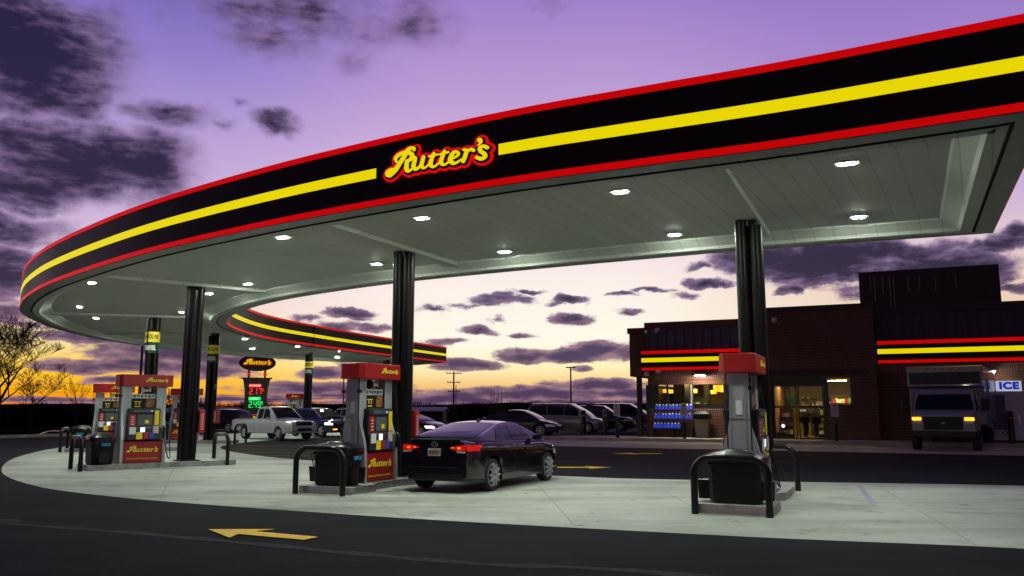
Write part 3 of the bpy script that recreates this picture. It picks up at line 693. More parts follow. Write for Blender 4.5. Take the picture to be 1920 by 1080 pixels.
def crossbeam(center, axis):
    c = Vector(center); a = Vector(axis).normalized(); n = Vector((-a.y, a.x))
    # clip to canopy width: walk both ways until outside the loop
    loop = ringloop(-.7)
    def inside(p):
        w = False; m_ = len(loop)
        for i in range(m_):
            q, r_ = loop[i], loop[(i + 1) % m_]
            if (q.y > p.y) != (r_.y > p.y) and p.x < (r_.x - q.x) * (p.y - q.y) / (r_.y - q.y) + q.x: w = not w
        return w
    def ext(s):
        k = 0
        while k < 9 and inside(c + a * (s * (k + .1))): k += .1
        return c + a * (s * k)
    e0, e1 = ext(-1), ext(1)
    prof = [(-.22, ZB + .198), (-.2, ZB + .11), (.2, ZB + .11), (.22, ZB + .198)]
    MB().loft([[(e.x + n.x * o_, e.y + n.y * o_, z) for o_, z in prof] for e in (e0, e1)], True, True).build('crossbeam', m_soffit, canopy)
# columns: three pipes bundled, one cut short
ISL = [  # island front point, axis, labels
 (Vector((3.45, 13.27)), Vector((.41, .912)), 'nearest'),
 (Vector((-3.77, 16.40)), Vector((.435, .90)), 'sedan'),
 (Vector((-11.85, 22.75)), Vector((.775, .632)), 'left'),
 (Vector((-17.35, 32.35)), Vector((.96, .28)), 'leftrear'),
 (Vector((-17.55, 40.75)), Vector((.989, -.145)), 'bend'),
 (Vector((-15.75, 56.3)), Vector((.80, -.60)), 'far')]
COLS = [(f + a.normalized() * 2.95, a, n) for f, a, n in ISL] + [(Vector((-9.5, 62.6)), Vector((.6, -.8)), 'farend')]
COLS[0] = (Vector((4.66, 15.8)), COLS[0][1], 'nearest')
for c, a, n in COLS: crossbeam(c, a)
ZC = ZB + .11
mb_main, mb_short, mb_plate = MB(), MB(), MB()
def make_column():
    t = thing('canopy_column', '', 'column', (0, 0, 0), 0, 'black pipe columns carrying the canopy')
    mb = MB()
    for (x, y, r, top) in ((-.11, -.13, .135, ZC - .12), (-.11, .13, .135, ZC), (.12, 0, .135, ZC)):
        mb.lathe([(r, .16), (r, top)], 20, 'z', (x, y, 0))
    mb.build('pipe_bundle', m_column, t, smooth=40)
    MB().box(-.3, .3, -.32, .32, .152, .175).build('base_plate', m_blackm, t)
    b = MB().box(.25, .42, -.17, .17, .95, 1.62, bev=.015).build('cabinet', material('red_cabinet', (.42, .012, .015), .35, var=.1), t)
    mm = MB()
    for k in range(7): mm.box(.26 + .018 * 0, .4, -.1735, -.1715, 1.08 + k * .055, 1.115 + k * .055)
    for k in range(7): mm.box(.31, .36, -.1755, -.1735, 1.085 + k * .055, 1.11 + k * .055, 0)
    sub = MB()
    for k in range(7):
        z = 1.05 + k * .07; sub.box(.30, .37, -.1745, -.1712, z, z + .012); sub.box(.30, .312, -.1745, -.1712, z + .012, z + .05); sub.box(.345, .37, -.1745, -.1712, z + .03, z + .05)
    sub.build('lettering', m_white, b)
    return t
def arc_band(name, r, z0, z1, mat_, parent, hole=(-.03, 0)):
    # ring sheet hugging the bundle
    mb = MB(); pts = []
    for k in range(36):
        q = 2 * math.pi * k / 36; pts.append((hole[0] + r * math.cos(q) * 1.0, hole[1] + r * math.sin(q)))
    mb.loft([[(x, y, z) for x, y in pts] for z in (z0, z1)], True, True); return mb.build(name, mat_, parent, smooth=40)
col0 = make_column(); first = True
CLAB = {'nearest': 'tall black column behind the nearest pump, carrying the right end of the canopy', 'sedan': 'tall black column between the pump and the black sedan', 'left': 'tall black column on the left island beside the pump with a hose loop',
        'leftrear': 'black column with yellow gasoline and green diesel bands behind the leftmost pumps', 'bend': 'banded black column at the bend of the canopy, right of the tall left column', 'far': 'banded black column behind the white pickup truck', 'farend': 'banded black column near the far end of the canopy, above the middle pump topper'}
for c, a, n in COLS:
    rz = math.atan2(a.y, a.x)
    if first: t = col0; t.location = (c.x, c.y, 0); t.rotation_euler = (0, 0, rz); t['label'] = CLAB[n]; first = False
    else: t = dup(col0, (c.x, c.y, 0), rz, CLAB[n])
for t_ in [o for o in list(bpy.data.objects) if o.name.startswith('canopy_column')]:
    if 'banded' in t_['label'] or 'bands' in t_['label']:
        toc = math.atan2(-t_.location.x, t_.location.y)      # turn that faces the camera
        rel = toc - t_.rotation_euler.z
        yb = arc_band('gasoline_band', .285, 4.30, 4.72, m_yel, t_); gb = arc_band('diesel_band', .285, 3.86, 4.27, m_dgreen, t_)
        for ob, txt_, mt, z in ((yb, 'GASOLINE', m_logok, 4.51), (gb, 'DIESEL', m_white, 4.06)):
            me = text_mesh(txt_, .26 if txt_[0] == 'D' else .23, .002, 'lettering', mt, .56, .006)
            bm = bmesh.new(); bm.from_mesh(me)
            bmesh.ops.subdivide_edges(bm, edges=[e for e in bm.edges if e.calc_length() > .06], cuts=1)
            for v in bm.verts:
                q = v.co.x / .287 + rel - .22; rr = .2885 - v.co.y * .8
                v.co = Vector((-.03 + rr * math.sin(q), -rr * math.cos(q), v.co.z + z))
            bm.to_mesh(me); bm.free(); link('lettering', me, ob)
        mk = MB()
        q = rel + .75
        num = text('32' if 'leftmost' in t_['label'] else ('3' if 'bend' in t_['label'] else '7'), .3, m_yel, t_, (-.03 + .275 * math.sin(q), -.275 * math.cos(q), 2.7), q, 'number', .003)

# ceiling lights
LIGHTS = [(1588,308,'outer row of the near arm, rightmost'),(1163,361,'outer row of the near arm, second from the right'),(791,410,'outer row of the near arm, below the sign'),(530,446,'outer row of the near arm, left of the sign'),(238,503,'outer row, above the leftmost pump'),
 (1610,408,'inner row of the near arm, right of the right column'),(1265,441,'inner row of the near arm, left of the right column'),(945,473,'inner row of the near arm, right of the middle column'),(706,496,'inner row of the near arm, left of the middle column'),(465,533,'inner row, right of the tall left column'),
 (172,531,'outer row on the left bend, upper of the left pair'),(149,576,'outer row on the left bend, farthest left'),(180,597,'outer row on the left bend, lower of the left group'),(340,586,'bend, touching the tall left column'),(392,551,'bend, just right of the tall left column'),(276,626,'bend, beside the yellow gasoline band'),(405,626,'bend, above the banded column'),
 (459,636,'far arm, below the curved inner fascia'),(473,654,'far arm, above the oval price sign'),(558,650,'far arm, upper one beside the banded column'),(558,662,'far arm, lower one beside the banded column'),(639,659,'far arm, inner row right of the banded column'),(632,670,'far arm, outer row right of the banded column'),(711,667,'far arm, inner row at its end'),(691,676,'far arm, outer row at its end')]
lt0 = None
for i, (x, y, lab) in enumerate(LIGHTS):
    p = at(x, y, ZB + .17); fa = min(range(NC), key=lambda k: ((CO[k] + CI[k]) / 2 - p.xy).length)
    ax = (CI[fa] - CO[fa]); rz = math.atan2(ax.y, ax.x) + math.pi / 2
    lab = 'bright recessed ceiling light, ' + lab
    if lt0 is None:
        lt0 = thing('ceiling_light', lab, 'ceiling light', (p.x, p.y, ZB + .2), rz, 'recessed lights under the canopy')
        MB().box(-.18, .18, -.13, .13, -.024, -.002, bev=.008).build('housing', m_housing, lt0)
        MB().box(-.105, .105, -.062, .062, -.030, -.0245).build('lens', m_led, lt0)
    else: dup(lt0, (p.x, p.y, ZB + .2), rz, lab)

# ------------------------------------------------------------------ pump islands, dispensers, bins, hoops
m_island = ground_mat('island_concrete', (.32, .32, .3), (.42, .42, .39), 1.2, .8)
isl_poly = [(.16, -.62), (1.05, -.62), (1.12, -.40), (2.35, -.40), (2.6, -.55), (4.1, -.55), (4.3, -.35), (4.3, .35), (4.1, .55), (2.6, .55), (2.35, .40), (1.12, .40), (1.05, .62), (.16, .62)]
isl_me = MB().prism(isl_poly, 0, .15, 0, 1).mesh('pump_island', [m_island, m_steel])
def place(o, isl, x, y, z=0., extra=0.):
    f, a, n = isl; a = a.normalized(); p = f + a * x + Vector((-a.y, a.x)) * y
    o.location = (p.x, p.y, z); o.rotation_euler = (0, 0, math.atan2(a.y, a.x) + extra)
LAB = {'nearest': 'nearest island at the right', 'sedan': 'middle island left of the black sedan', 'left': 'left island by the tall column', 'leftrear': 'leftmost island half hidden by the left pump', 'bend': 'island behind the tall left column', 'far': 'farthest island behind the white pickup'}
ISLX = {n: Vector((f.x, f.y)) for f, a, n in ISL}
for isl in ISL:
    o = link('pump_island', isl_me); tag(o, 'low concrete pump kerb with steel edge, ' + LAB[isl[2]], 'pump island', 'raised pump islands'); place(o, isl, 0, 0)

def make_pump():
    t = thing('fuel_pump', '', 'fuel pump', (0, 0, 0), 0, 'fuel pumps on their islands')
    base = MB().box(-.52, .52, -.30, .30, .02, .60, bev=.012).build('lower_panel', m_red, t)
    for s, rz in ((-1, 0), (1, math.pi)):
        place_logo(base, (0, s * .301, .36), .86, rz, False, 1.0)
        text('Quality and Performance Gasoline', .058, m_yel, base, (0, s * .303, .13), rz, 'tagline', .002)
    cab = MB().box(-.42, .42, -.26, .26, .601, 1.52, bev=.02).build('cabinet', m_blackm, t)
    # sloping control face on each side
    for s in (-1, 1):
        P = lambda x0, x1, z0, z1, y: (x0, x1, min(s * y, s * (y + .012)), max(s * y, s * (y + .012)), z0, z1)
        mb = MB()
        prof = [(s * .26, .62), (s * .33, .66), (s * .33, .95), (s * .285, 1.02), (s * .285, 1.36), (s * .31, 1.40), (s * .31, 1.50), (s * .26, 1.515)]
        mb.prism_yz(prof if s < 0 else prof[::-1], -.43, .43); f = mb.build('control_face', material('control_plastic', (.022, .025, .026), .4, var=.2), t)
        MB().box(*P(-.30, .12, 1.41, 1.48, .31)).build('brand_strip', m_grey, f)
        MB().box(*P(.02, .14, 1.415, 1.475, .3235)).build('card_screen', m_blue, f)
        MB().box(*P(.16, .22, 1.42, 1.47, .31)).build('round_sticker', m_white, f)
        MB().box(*P(-.39, -.235, 1.03, 1.345, .286)).build('red_sticker', material('red_sticker', (.5, .015, .03), .45, var=.2, vscale=30), f)
        tx = MB()
        for k in range(4): tx.box(*P(-.35, -.275, 1.07 + k * .065, 1.09 + k * .065, .299))
        tx.build('sticker_print', m_white, f)
        MB().box(*P(-.39, -.22, .80, 1.0, .331)).build('notice', m_white, f)
        MB().box(*P(.27, .39, 1.05, 1.46, .3115)).build('yellow_notice', m_yel, f)
        MB().box(*P(.24, .39, .82, 1.03, .331)).build('pale_notice', material('pale_pink_label', (.6, .45, .42), .5, var=.2, vscale=25), f)
        MB().box(*P(-.17, .22, 1.05, 1.34, .286)).build('keypad_plate', m_grey, f)
        MB().box(*P(.02, .12, 1.10, 1.19, .3)).build('yellow_button_plate', m_yel, f)
        MB().box(*P(-.10, .02, .86, .99, .331)).build('price_screen', m_screen, f)
        for x, w_, mt, h_ in ((-.12, .16, m_yel, .0), (.06, .12, material('red_grade', (.45, .02, .03), .4), .01), (.21, .12, m_blue, .02)):
            g = MB().box(*P(x - w_ / 2, x + w_ / 2, .66 + h_, .855, .331)).build('grade_button', mt, f)
            MB().lathe([(.0, 0), (.032, 0), (.032, .008), (0, .008)], 12, 'y', (x, s * .344, .72), closed=True).build('push_dot', m_yel if mt is not m_yel else m_logok, g)
            MB().box(*P(x - w_ * .3, x + w_ * .3, .79, .83, .344)).build('print', m_white if mt is not m_yel else m_logok, g)
    # silver uprights with the bell-shaped foot
    for s in (-1, 1):
        zs = [.0, .2, .45, .62, .75, .88, 1.0, 1.1, 1.2, 1.32, 1.5, 1.8, 2.13]; hw = [.35, .348, .342, .335, .32, .295, .26, .225, .195, .175, .165, .16, .16]
        prof = [(-w_, z) for w_, z in zip(hw, zs)] + [(w_, z) for w_, z in zip(hw[::-1], zs[::-1])]
        u = MB()
        u.prism_yz(prof, *(sorted((s * .525, s * .60))))
        u.prism_yz([(-.15, .66), (-.15, 2.13), (.15, 2.13), (.15, .66)], *(sorted((s * .43, s * .5245))))
        u.prism_yz([(-.157, 1.3), (-.157, 2.12), (-.13, 2.12), (-.13, 1.3)], *(sorted((s * .34, s * .431))))
        u.prism_yz([(.13, 1.3), (.13, 2.12), (.157, 2.12), (.157, 1.3)], *(sorted((s * .34, s * .431))))
        up = u.build('upright', m_silver, t, smooth=30)
        MB().box(*(sorted((s * .6, s * .612))), -.05, .05, 1.42, 1.66).build('end_label', m_white, up)
        MB().box(*(sorted((s * .6005, s * .606))), -.17, .17, 1.335, 1.345).build('seam', m_grey, up)
    ad = MB().box(-.335, .335, -.12, .12, 1.525, 1.80).build('advert_board', m_blackm, t)
    for s in (-1, 1):
        Q = lambda x0, x1, z0, z1: (x0, x1, min(s * .121, s * .126), max(s * .121, s * .126), z0, z1)
        MB().box(*Q(.06, .30, 1.55, 1.78)).build('food_picture', material('burger_picture', (.45, .2, .06), .5, col2=(.12, .03, .012), vscale=13), ad)
        m2 = MB().box(*Q(-.26, -.06, 1.70, 1.72)); m2.box(*Q(-.22, -.19, 1.62, 1.69)); m2.box(*Q(-.13, -.10, 1.62, 1.69)); m2.box(*Q(-.24, -.08, 1.56, 1.585))
        m2.build('advert_print', m_yel, ad)
    st_ = MB().box(-.335, .335, -.10, .10, 1.803, 1.93).build('notice_strip', m_white, t)
    for s in (-1, 1):
        mm = MB()
        for k in range(6): mm.box(-.28 + k * .1, -.215 + k * .1, min(s * .1005, s * .104), max(s * .1005, s * .104), 1.83 + .02 * (k % 2), 1.9)
        mm.build('notice_print', m_grey, st_)
    tp = []
    for z in (2.14, 2.15, 2.455, 2.47):
        k = .015 if z in (2.14, 2.47) else 0
        tp.append([(x, y, z) for x, y in [(-.70 + k, -.22), (-.62, -.31 + k), (.70 - k, -.31 + k), (.74 - k, -.27), (.74 - k, .27), (.70 - k, .31 - k), (-.62, .31 - k), (-.70 + k, .22)]])
    top = MB().loft(tp).build('topper', m_red, t, smooth=20)
    place_logo(top, (.28, -.311, 2.305), .62, 0, False, 1.0); place_logo(top, (-.28, .311, 2.305), .62, math.pi, False, 1.0)
    hs = MB().lathe([(.03, .16), (.045, .06), (.07, 0), (.115, -.06), (.12, -.075), (.10, -.07), (.05, 0), (.0, .02)], 18, 'x', (-.02, -.05, 2.03), closed=True)
    hs.box(.13, .2, -.08, -.02, 1.99, 2.139)
    h = hs.build('horn_speaker', material('cream_plastic', (.6, .55, .42), .45), t, smooth=40)
    MB().lathe([(0, -.062), (.098, -.066), (.098, -.07), (0, -.066)], 18, 'x', (-.02, -.05, 2.03), closed=True).build('horn_mouth', m_blackm, h)
    for s in (-1, 1):                                        # nozzles, number tags and hoses at both ends of each face
        e = MB().box(.44, .605, min(s * .17, s * .33), max(s * .17, s * .33), .62, .98, bev=.02).build('nozzle_boot', m_grey, t)
        nz = MB().tube([(.53, s * .33, .70), (.53, s * .37, .82), (.53, s * .385, .95), (.53, s * .34, 1.03)], [.03, .035, .03, .02], 8).build('nozzle', m_black, t, smooth=40)
        MB().box(.435, .535, *sorted((s * .162, s * .172)), 1.12, 1.26).build('number_tag', m_yel, t)
        MB().box(.435, .56, *sorted((s * .172, s * .182)), .99, 1.09).build('white_tag', m_white, t)
        hp = catmull([(.66, s * .2, 2.05), (.68, s * .26, 1.5), (.70, s * .34, .7), (.72, s * .40, .25), (.70, s * .46, .12), (.64, s * .47, .16), (.58, s * .43, .45), (.53, s * .37, .75)], 6)
        MB().tube(hp, .014, 8).build('hose', m_blackm, t, smooth=60)
        MB().tube([(.62, s * .14, 2.12), (.66, s * .2, 2.05), (.66, s * .2, 1.75)], [.012, .014, .02], 8).build('hose_retractor', m_blackm, t)
        MB().tube([(-.66, s * .2, 2.14), (-.66, s * .2, .72)], .012, 8).build('hose_rail', m_blackm, t)
        MB().box(-.69, -.60, *sorted((s * .17, s * .23)), 1.84, 1.90).build('rail_clip', m_blackm, t)
    return t
def set_num(pump, n):
    for s in (-1, 1): text(str(n), .12, m_logok, pump, (.485, s * .1725 if s < 0 else .1725, 1.19), 0 if s < 0 else math.pi, 'number', .002)
PLAB = {'nearest': 'fuel pump seen end on at the right, grey bell-footed side and red topper', 'sedan': 'fuel pump beside the black sedan, red lower panel and horn speaker under its topper', 'left': 'front pump of the left cluster with a hose looping beside the tall column',
        'leftrear': 'rear pump of the left cluster, partly covered by the front one', 'bend': 'distant pump mostly hidden behind the tall left column', 'far': 'small distant pump rising behind the white pickup truck'}
pump0 = make_pump(); pumps = {}
for i, isl in enumerate(ISL):
    n = isl[2]; t = pump0 if i == 0 else dup(pump0, (0, 0, 0), 0, PLAB[n])
    t['label'] = PLAB[n]; place(t, isl, 1.62 if n != 'nearest' else 1.72, 0, .15); pumps[n] = t
set_num(pumps['left'], 5); set_num(pumps['leftrear'], 7)

def make_bin():
    t = thing('trash_bin', '', 'trash bin', (0, 0, 0), 0, 'black bins with squeegee buckets')
    def rr(hx, hy, z, c=.07): return [(-hx, -hy + c, z), (-hx + c, -hy, z), (hx - c, -hy, z), (hx, -hy + c, z), (hx, hy - c, z), (hx - c, hy, z), (-hx + c, hy, z), (-hx, hy - c, z)]
    MB().loft([rr(.25, .37, 0), rr(.27, .40, .04), rr(.29, .42, .60), rr(.31, .46, .61), rr(.31, .46, .66)]).build('body', m_blackm, t, smooth=35)
    MB().loft([rr(.315, .47, .661), rr(.31, .465, .74), rr(.25, .38, .80), rr(.14, .22, .84), rr(.13, .21, .86), rr(.06, .1, .865)]).build('lid', m_black, t, smooth=45)
    for s in (-1, 1):
        b = MB().loft([rr(.12, .10, 0, .02), rr(.14, .12, .30, .02)]).build('squeegee_bucket', m_black, t); b.location = (-.02, s * .50, .06)
        MB().tube([(-.02, s * .52, .15), (-.12, s * .60, .62)], .011, 6).build('squeegee', m_black, t)
    MB().box(-.08, .16, -.468, -.425, .50, .58, bev=.008).build('towel_slot', material('blue_towel', (.05, .2, .42), .5), t)
    MB().box(.20, .27, -.475, -.466, .70, .73).build('red_button', material('red_button', (.5, .05, .04), .4), t)
    return t
BLAB = {'nearest': 'big black bin with domed lid behind the nearest steel hoop', 'sedan': 'black bin with blue towel slot at the middle pump', 'left': 'black bin at the foot of the left red pump', 'leftrear': 'black bin of the leftmost pump, behind the two left hoops', 'bend': 'black bin at the pump behind the tall left column'}
bin0 = make_bin(); k = 0
for isl in ISL[:5]:
    t = bin0 if k == 0 else dup(bin0, (0, 0, 0), 0, BLAB[isl[2]]); k += 1
    t['label'] = BLAB[isl[2]]; place(t, isl, .58, 0, .15)
def hoop_mesh():
    pts = [(0, -.575, 0), (0, -.575, .62)]
    for q in range(1, 8): a = math.pi / 2 * q / 8; pts.append((0, -.575 + .27 * (1 - math.cos(a)), .62 + .27 * math.sin(a)))
    pts += [(0, -.305, .89), (0, .305, .89)]
    for q in range(1, 8): a = math.pi / 2 * q / 8; pts.append((0, .305 + .27 * math.sin(a), .62 + .27 * math.cos(a)))
    pts += [(0, .575, .62), (0, .575, 0)]
    return MB().tube(pts, .057, 14).mesh('guard_hoop', m_black, 50)
hm = hoop_mesh()
HL = {'nearest': ('black steel hoop in front of the nearest bin', 'black steel hoop behind the nearest pump'), 'sedan': ('black steel hoop in front of the middle pump', 'black steel hoop hidden behind the black sedan'), 'left': ('black steel hoop in front of the left red pump', 'black steel hoop right of the tall left column'),
      'leftrear': ('leftmost black steel hoop, by the rear pump of the left cluster', 'black steel hoop behind the left cluster of pumps'), 'bend': ('black steel hoop before the pump behind the tall left column', 'black steel hoop beside the tail of the white pickup')}
for isl in ISL[:5]:
    for j, x in enumerate((0., 4.55)):
        if isl[2] == 'sedan' and j: continue
        if isl[2] == 'left' and j: x = 3.95
        o = link('guard_hoop', hm); tag(o, HL[isl[2]][j], 'guard hoop', 'steel hoops guarding the pump islands'); place(o, isl, x, 0, .006)

# ------------------------------------------------------------------ vehicles
def interp(P, x):
    if x <= P[0][0]: return P[0][1]
    for (a, va), (b, vb) in zip(P[:-1], P[1:]):
        if x <= b:
            t = (x - a) / (b - a); t = t * t * (3 - 2 * t) * .5 + t * .5
            return va + (vb - va) * t
    return P[-1][1]
def make_rim(r, spokes, wide, mat_=None):
    mb = MB()
    mb.lathe([(r, -.09), (r, -.005), (r * .93, .0), (r * .88, -.02), (r * .88, -.08)], 28, 'y', m=0, closed=True)
    mb.lathe([(0, -.075), (r * .9, -.07), (r * .9, -.08), (0, -.085)], 20, 'y', m=1, closed=True)
    mb.lathe([(0, .0), (.05, -.002), (.06, -.03), (0, -.04)], 14, 'y', closed=True)
    for k in range(spokes):
        q = 2 * math.pi * k / spokes; c, s_ = math.cos(q), math.sin(q)
        w0, w1 = wide * .75, wide * 1.2
        def P(rad, w_, y): return (c * rad - s_ * w_, y, s_ * rad + c * w_)
        mb.loft([[P(.04, -w0, -.01), P(.04, w0, -.01), P(.04, w0, -.045), P(.04, -w0, -.045)], [P(r * .92, -w1, -.012), P(r * .92, w1, -.012), P(r * .92, w1, -.05), P(r * .92, -w1, -.05)]], True, True)
    return mb.mesh('rim', [mat_ or m_alloy, m_blackm], 35)   # outer face looks to -y (lathe 'y' maps h to -y)
def make_tyre(R_, r, w):
    return MB().lathe([(r, w / 2 - .01), (r + .02, w / 2), (R_ - .03, w / 2), (R_ - .005, w / 2 - .025), (R_, w / 2 - .06), (R_, -w / 2 + .06), (R_ - .005, -w / 2 + .025), (R_ - .03, -w / 2), (r + .02, -w / 2), (r, -w / 2 + .01)], 32, 'y', closed=True).mesh('tyre', m_rubber, 40)

def make_car(name, label, cat, S, paint, loc, rz, group=None):
    t = thing(name, label, cat, loc, rz, group)
    wb = S['wb'] / 2; Wd = S['W'] / 2; xr, xf = S['x']; Rw = S['R']; Ra = Rw + .05
    zc, zw, H = S['deck'], S.get('zs', .2), S['H']
    def zb(x): return interp(zc, x) - .05
    def hw(x):
        e = 1.
        a, b_ = xr + S.get('rr', .55), xf - S.get('rf', .8)
        if x < a: e = 1 - S.get('kr', .14) * ((a - x) / (a - xr)) ** 2.2
        if x > b_: e = 1 - S.get('kf', .26) * ((x - b_) / (xf - b_)) ** 2.2
        return Wd * e
    def sill(x):
        z = zw
        if x < -wb - Ra: z = zw + .06 + .06 * ((-wb - Ra - x) / (-wb - Ra - xr))
        if x > wb + Ra: z = zw + .02
        return z
    def arch(x):
        z = sill(x)
        for c in (-wb, wb):
            if abs(x - c) < Ra: z = max(z, Rw + math.sqrt(max(Ra * Ra - (x - c) ** 2, 0)))
        return z
    def xo(x, z):                                   # slope of the two end faces
        d = 0
        if x < -wb - Ra: d += ((-wb - Ra - x) / (-wb - Ra - xr)) ** 2 * interp(S.get('tailx', [(.2, .1), (.5, 0), (.7, .02), (1.1, .1)]), z)
        if x > wb + Ra: d -= ((x - wb - Ra) / (xf - wb - Ra)) ** 2 * interp(S.get('nosex', [(.2, .1), (.5, 0), (.7, .08), (.9, .2)]), z)
        return d
    def ring(x):
        w, a, b_, c = hw(x), arch(x), zb(x), interp(zc, x); m_ = max((sill(x) + b_) / 2 + .02, a + .02)
        q = [(0, sill(x)), (w * .68, sill(x)), (w * .69, a), (w * .955, a), (w * .985, min(a + .015, b_ - .03)), (w, m_), (w * .992, max(m_ + .01, b_ - .14)), (w * .965, b_ - .03), (w * .93, b_ + .02), (w * .6, c), (0, c + .015)]
        return [(x + xo(x, z), y, z) for y, z in q]
    xs = set()
    for c in (-wb, wb):
        for k in (-1.02, -1, -.96, -.86, -.7, -.5, -.25, 0, .25, .5, .7, .86, .96, 1, 1.02): xs.add(round(c + Ra * k, 4))
    x = xr
    while x < xf: xs.add(round(x, 3)); x += .12
    for k in (.02, .06, .12, .2, .3): xs.add(round(xr + k, 3)); xs.add(round(xf - k, 3))
    xs.add(xf); xs = sorted(q for q in xs if xr <= q <= xf)
    half = [ring(x) for x in xs]
    full = [[(a, -b_, c) for a, b_, c in r[1:-1]][::-1] + [r[0]] + r[1:] for r in half]     # from top right round to top centre
    full = [[r[-1]] + r[:-1] for r in full]
    body = MB().loft(full, True, True).build('body', paint, t, smooth=38)
    # cabin
    x0, x1, x2, x3 = S['cab']; wbz = S.get('belt_in', .93)
    def zr(x):
        b_ = interp(zc, x)
        if x < x1: k = (x - x0) / (x1 - x0); k = max(k, 0) ** S.get('pr', .75); z = b_ + (H - .03 - b_) * k
        elif x > x2: k = (x3 - x) / (x3 - x2); k = max(k, 0) ** S.get('pf', .8); z = b_ + (H - .03 - b_) * k
        else: u = (x - x1) / (x2 - x1); z = H - .03 + .03 * math.sin(math.pi * u)
        return z
    def side(x, s):
        b_, z1 = interp(zc, x) - .02, zr(x) - .015; k = s
        z = b_ + (z1 - b_) * k; w0 = hw(x) * wbz; f_ = max(0., (z - b_)) / max(H - interp(zc, 0), .1)
        y = w0 - (w0 - Wd * S.get('rw', .68)) * f_ ** 1.15
        return Vector((x, y, z))
    def topc(x, u):                                 # u -1..1 across
        e = side(x, 1.); return Vector((x, e.y * u, e.z + (zr(x) + .012 - e.z) * (1 - abs(u) ** 2.4)))
    cx = [x0, x0 + .02]
    n_ = 30
    for i in range(1, n_): cx.append(x0 + (x3 - x0) * i / n_)
    cx = sorted(set(cx + [x1, x2, x3 - .02, x3]))
    rings = []
    for x in cx:
        L_ = [side(x, s) for s in (0, .3, .6, .85, 1)] + [topc(x, u) for u in (.85, .6, .3)]
        rr_ = [tuple(p) for p in L_] + [tuple(topc(x, 0))] + [(p.x, -p.y, p.z) for p in L_[::-1]]
        rings.append(rr_)
    MB().loft(rings, False, False).build('cabin', paint, t, smooth=45)
    def off(fn, a, b_, d, sg=1):
        e = .01; p = fn(a, b_); n = (fn(a + e, b_) - fn(a - e, b_)).cross(fn(a, b_ + e) - fn(a, b_ - e)).normalized()
        return p + n * d * sg
    def side_patch(xa, xb, s0, s1, mt, nm, slant0=0., slant1=0., d=.008, parent=t):
        for sg in (1, -1):
            rows = []
            for j in range(5):
                s = s0 + (s1 - s0) * j / 4; row = []
                for i in range(11):
                    x = (xa + slant0 * s) + ((xb + slant1 * s) - (xa + slant0 * s)) * i / 10; p = off(side, x, s, d)
                    if p.y < side(x, s).y - 1e-5: p = off(side, x, s, d, -1)
                    row.append((p.x, p.y * sg, p.z))
                rows.append(row)
            MB().loft(rows, False, False).build(nm, mt, parent, smooth=60)
    for w_ in S['win']: side_patch(*w_[:2], .12, .86, m_glass, 'window', *(w_[2:] or (0, 0)))
    def top_patch(xa, xb, uw, nm):
        rows = []
        for i in range(9):
            x = xa + (xb - xa) * i / 8; row = []
            for j in range(13):
                u = -uw + 2 * uw * j / 12; p = topc(x, u); e = .01
                n = (topc(x + e, u) - topc(x - e, u)).cross(topc(x, u + e) - topc(x, u - e)).normalized(); n = n if n.z > 0 else -n
                row.append(tuple(p + n * .008))
            rows.append(row)
        return MB().loft(rows, False, False).build(nm, m_glass, t, smooth=60)
    top_patch(x2 + .04, x3 - .07, .88, 'windscreen')
    if S.get('rearwin', True): top_patch(x0 + .09, x1 - .05, .86, 'rear_window')
    # wheels
    tyre = make_tyre(Rw, S['r'], .21); rim = make_rim(S['r'], S.get('spokes', 10), S.get('sw', .02), S.get('rim'))
    for c in (wb, -wb):
        for sg in (-1, 1):
            w_ = link('tyre', tyre); w_.name = 'wheel'; w_.parent = t; w_.location = (c, sg * (Wd - .115), Rw); w_.rotation_euler = (0, 0, 0 if sg < 0 else math.pi)
            rm = link('rim', rim, w_); rm.location = (0, -.098, 0)
    # details on the body surface: a patch between ring rows
    def body_pt(x, z, d=.006):
        w, a, b_, c = hw(x), arch(x), zb(x), interp(zc, x); m_ = max((sill(x) + b_) / 2 + .02, a + .02)
        pr = [(a, w * .955), (min(a + .015, b_ - .03), w * .985), (m_, w), (max(m_ + .01, b_ - .14), w * .992), (b_ - .03, w * .965), (b_ + .02, w * .93), (c, w * .6)]
        return x + xo(x, z), interp(pr, z) + d
    def flank(poly_rows, mt, nm, sides=(1, -1), d=.006, lab=None):
        for sg in sides:
            rows = [[(body_pt(x, z, d)[0], sg * body_pt(x, z, d)[1], z) for x, z in row] for row in poly_rows]
            MB().loft(rows, False, False).build(nm, mt, t, smooth=60)
    def span(xa, xb, n=8): return [xa + (xb - xa) * i / n for i in range(n + 1)]
    S['detail'](t, dict(flank=flank, span=span, body_pt=body_pt, side=side, topc=topc, hw=hw, xo=xo, zc=lambda x: interp(zc, x), xr=xr, xf=xf, Wd=Wd, H=H, wb=wb, paint=paint))
    for sg in (1, -1):                              # door mirrors
        mx = S['mirror']; p = side(mx, .1)
        MB().loft([[(p.x + a * .05, sg * (p.y + yy), p.z + .07 + b_ * .05 + .0) for a, b_ in ((-1, -1), (1, -.8), (1.2, .6), (-1, 1))] for yy in (.02, .12, .2)] , True, True).build('door_mirror', S.get('mmat', paint), t, smooth=50)
    for hx in S['handles']:
        for sg in (1, -1):
            y = hw(hx) * .985; z = zb(hx) - .12
            MB().box(hx - .09, hx + .09, *sorted((sg * (y - .005), sg * (y + .03))), z, z + .03, bev=.008).build('door_handle', S.get('hmat', paint), t)
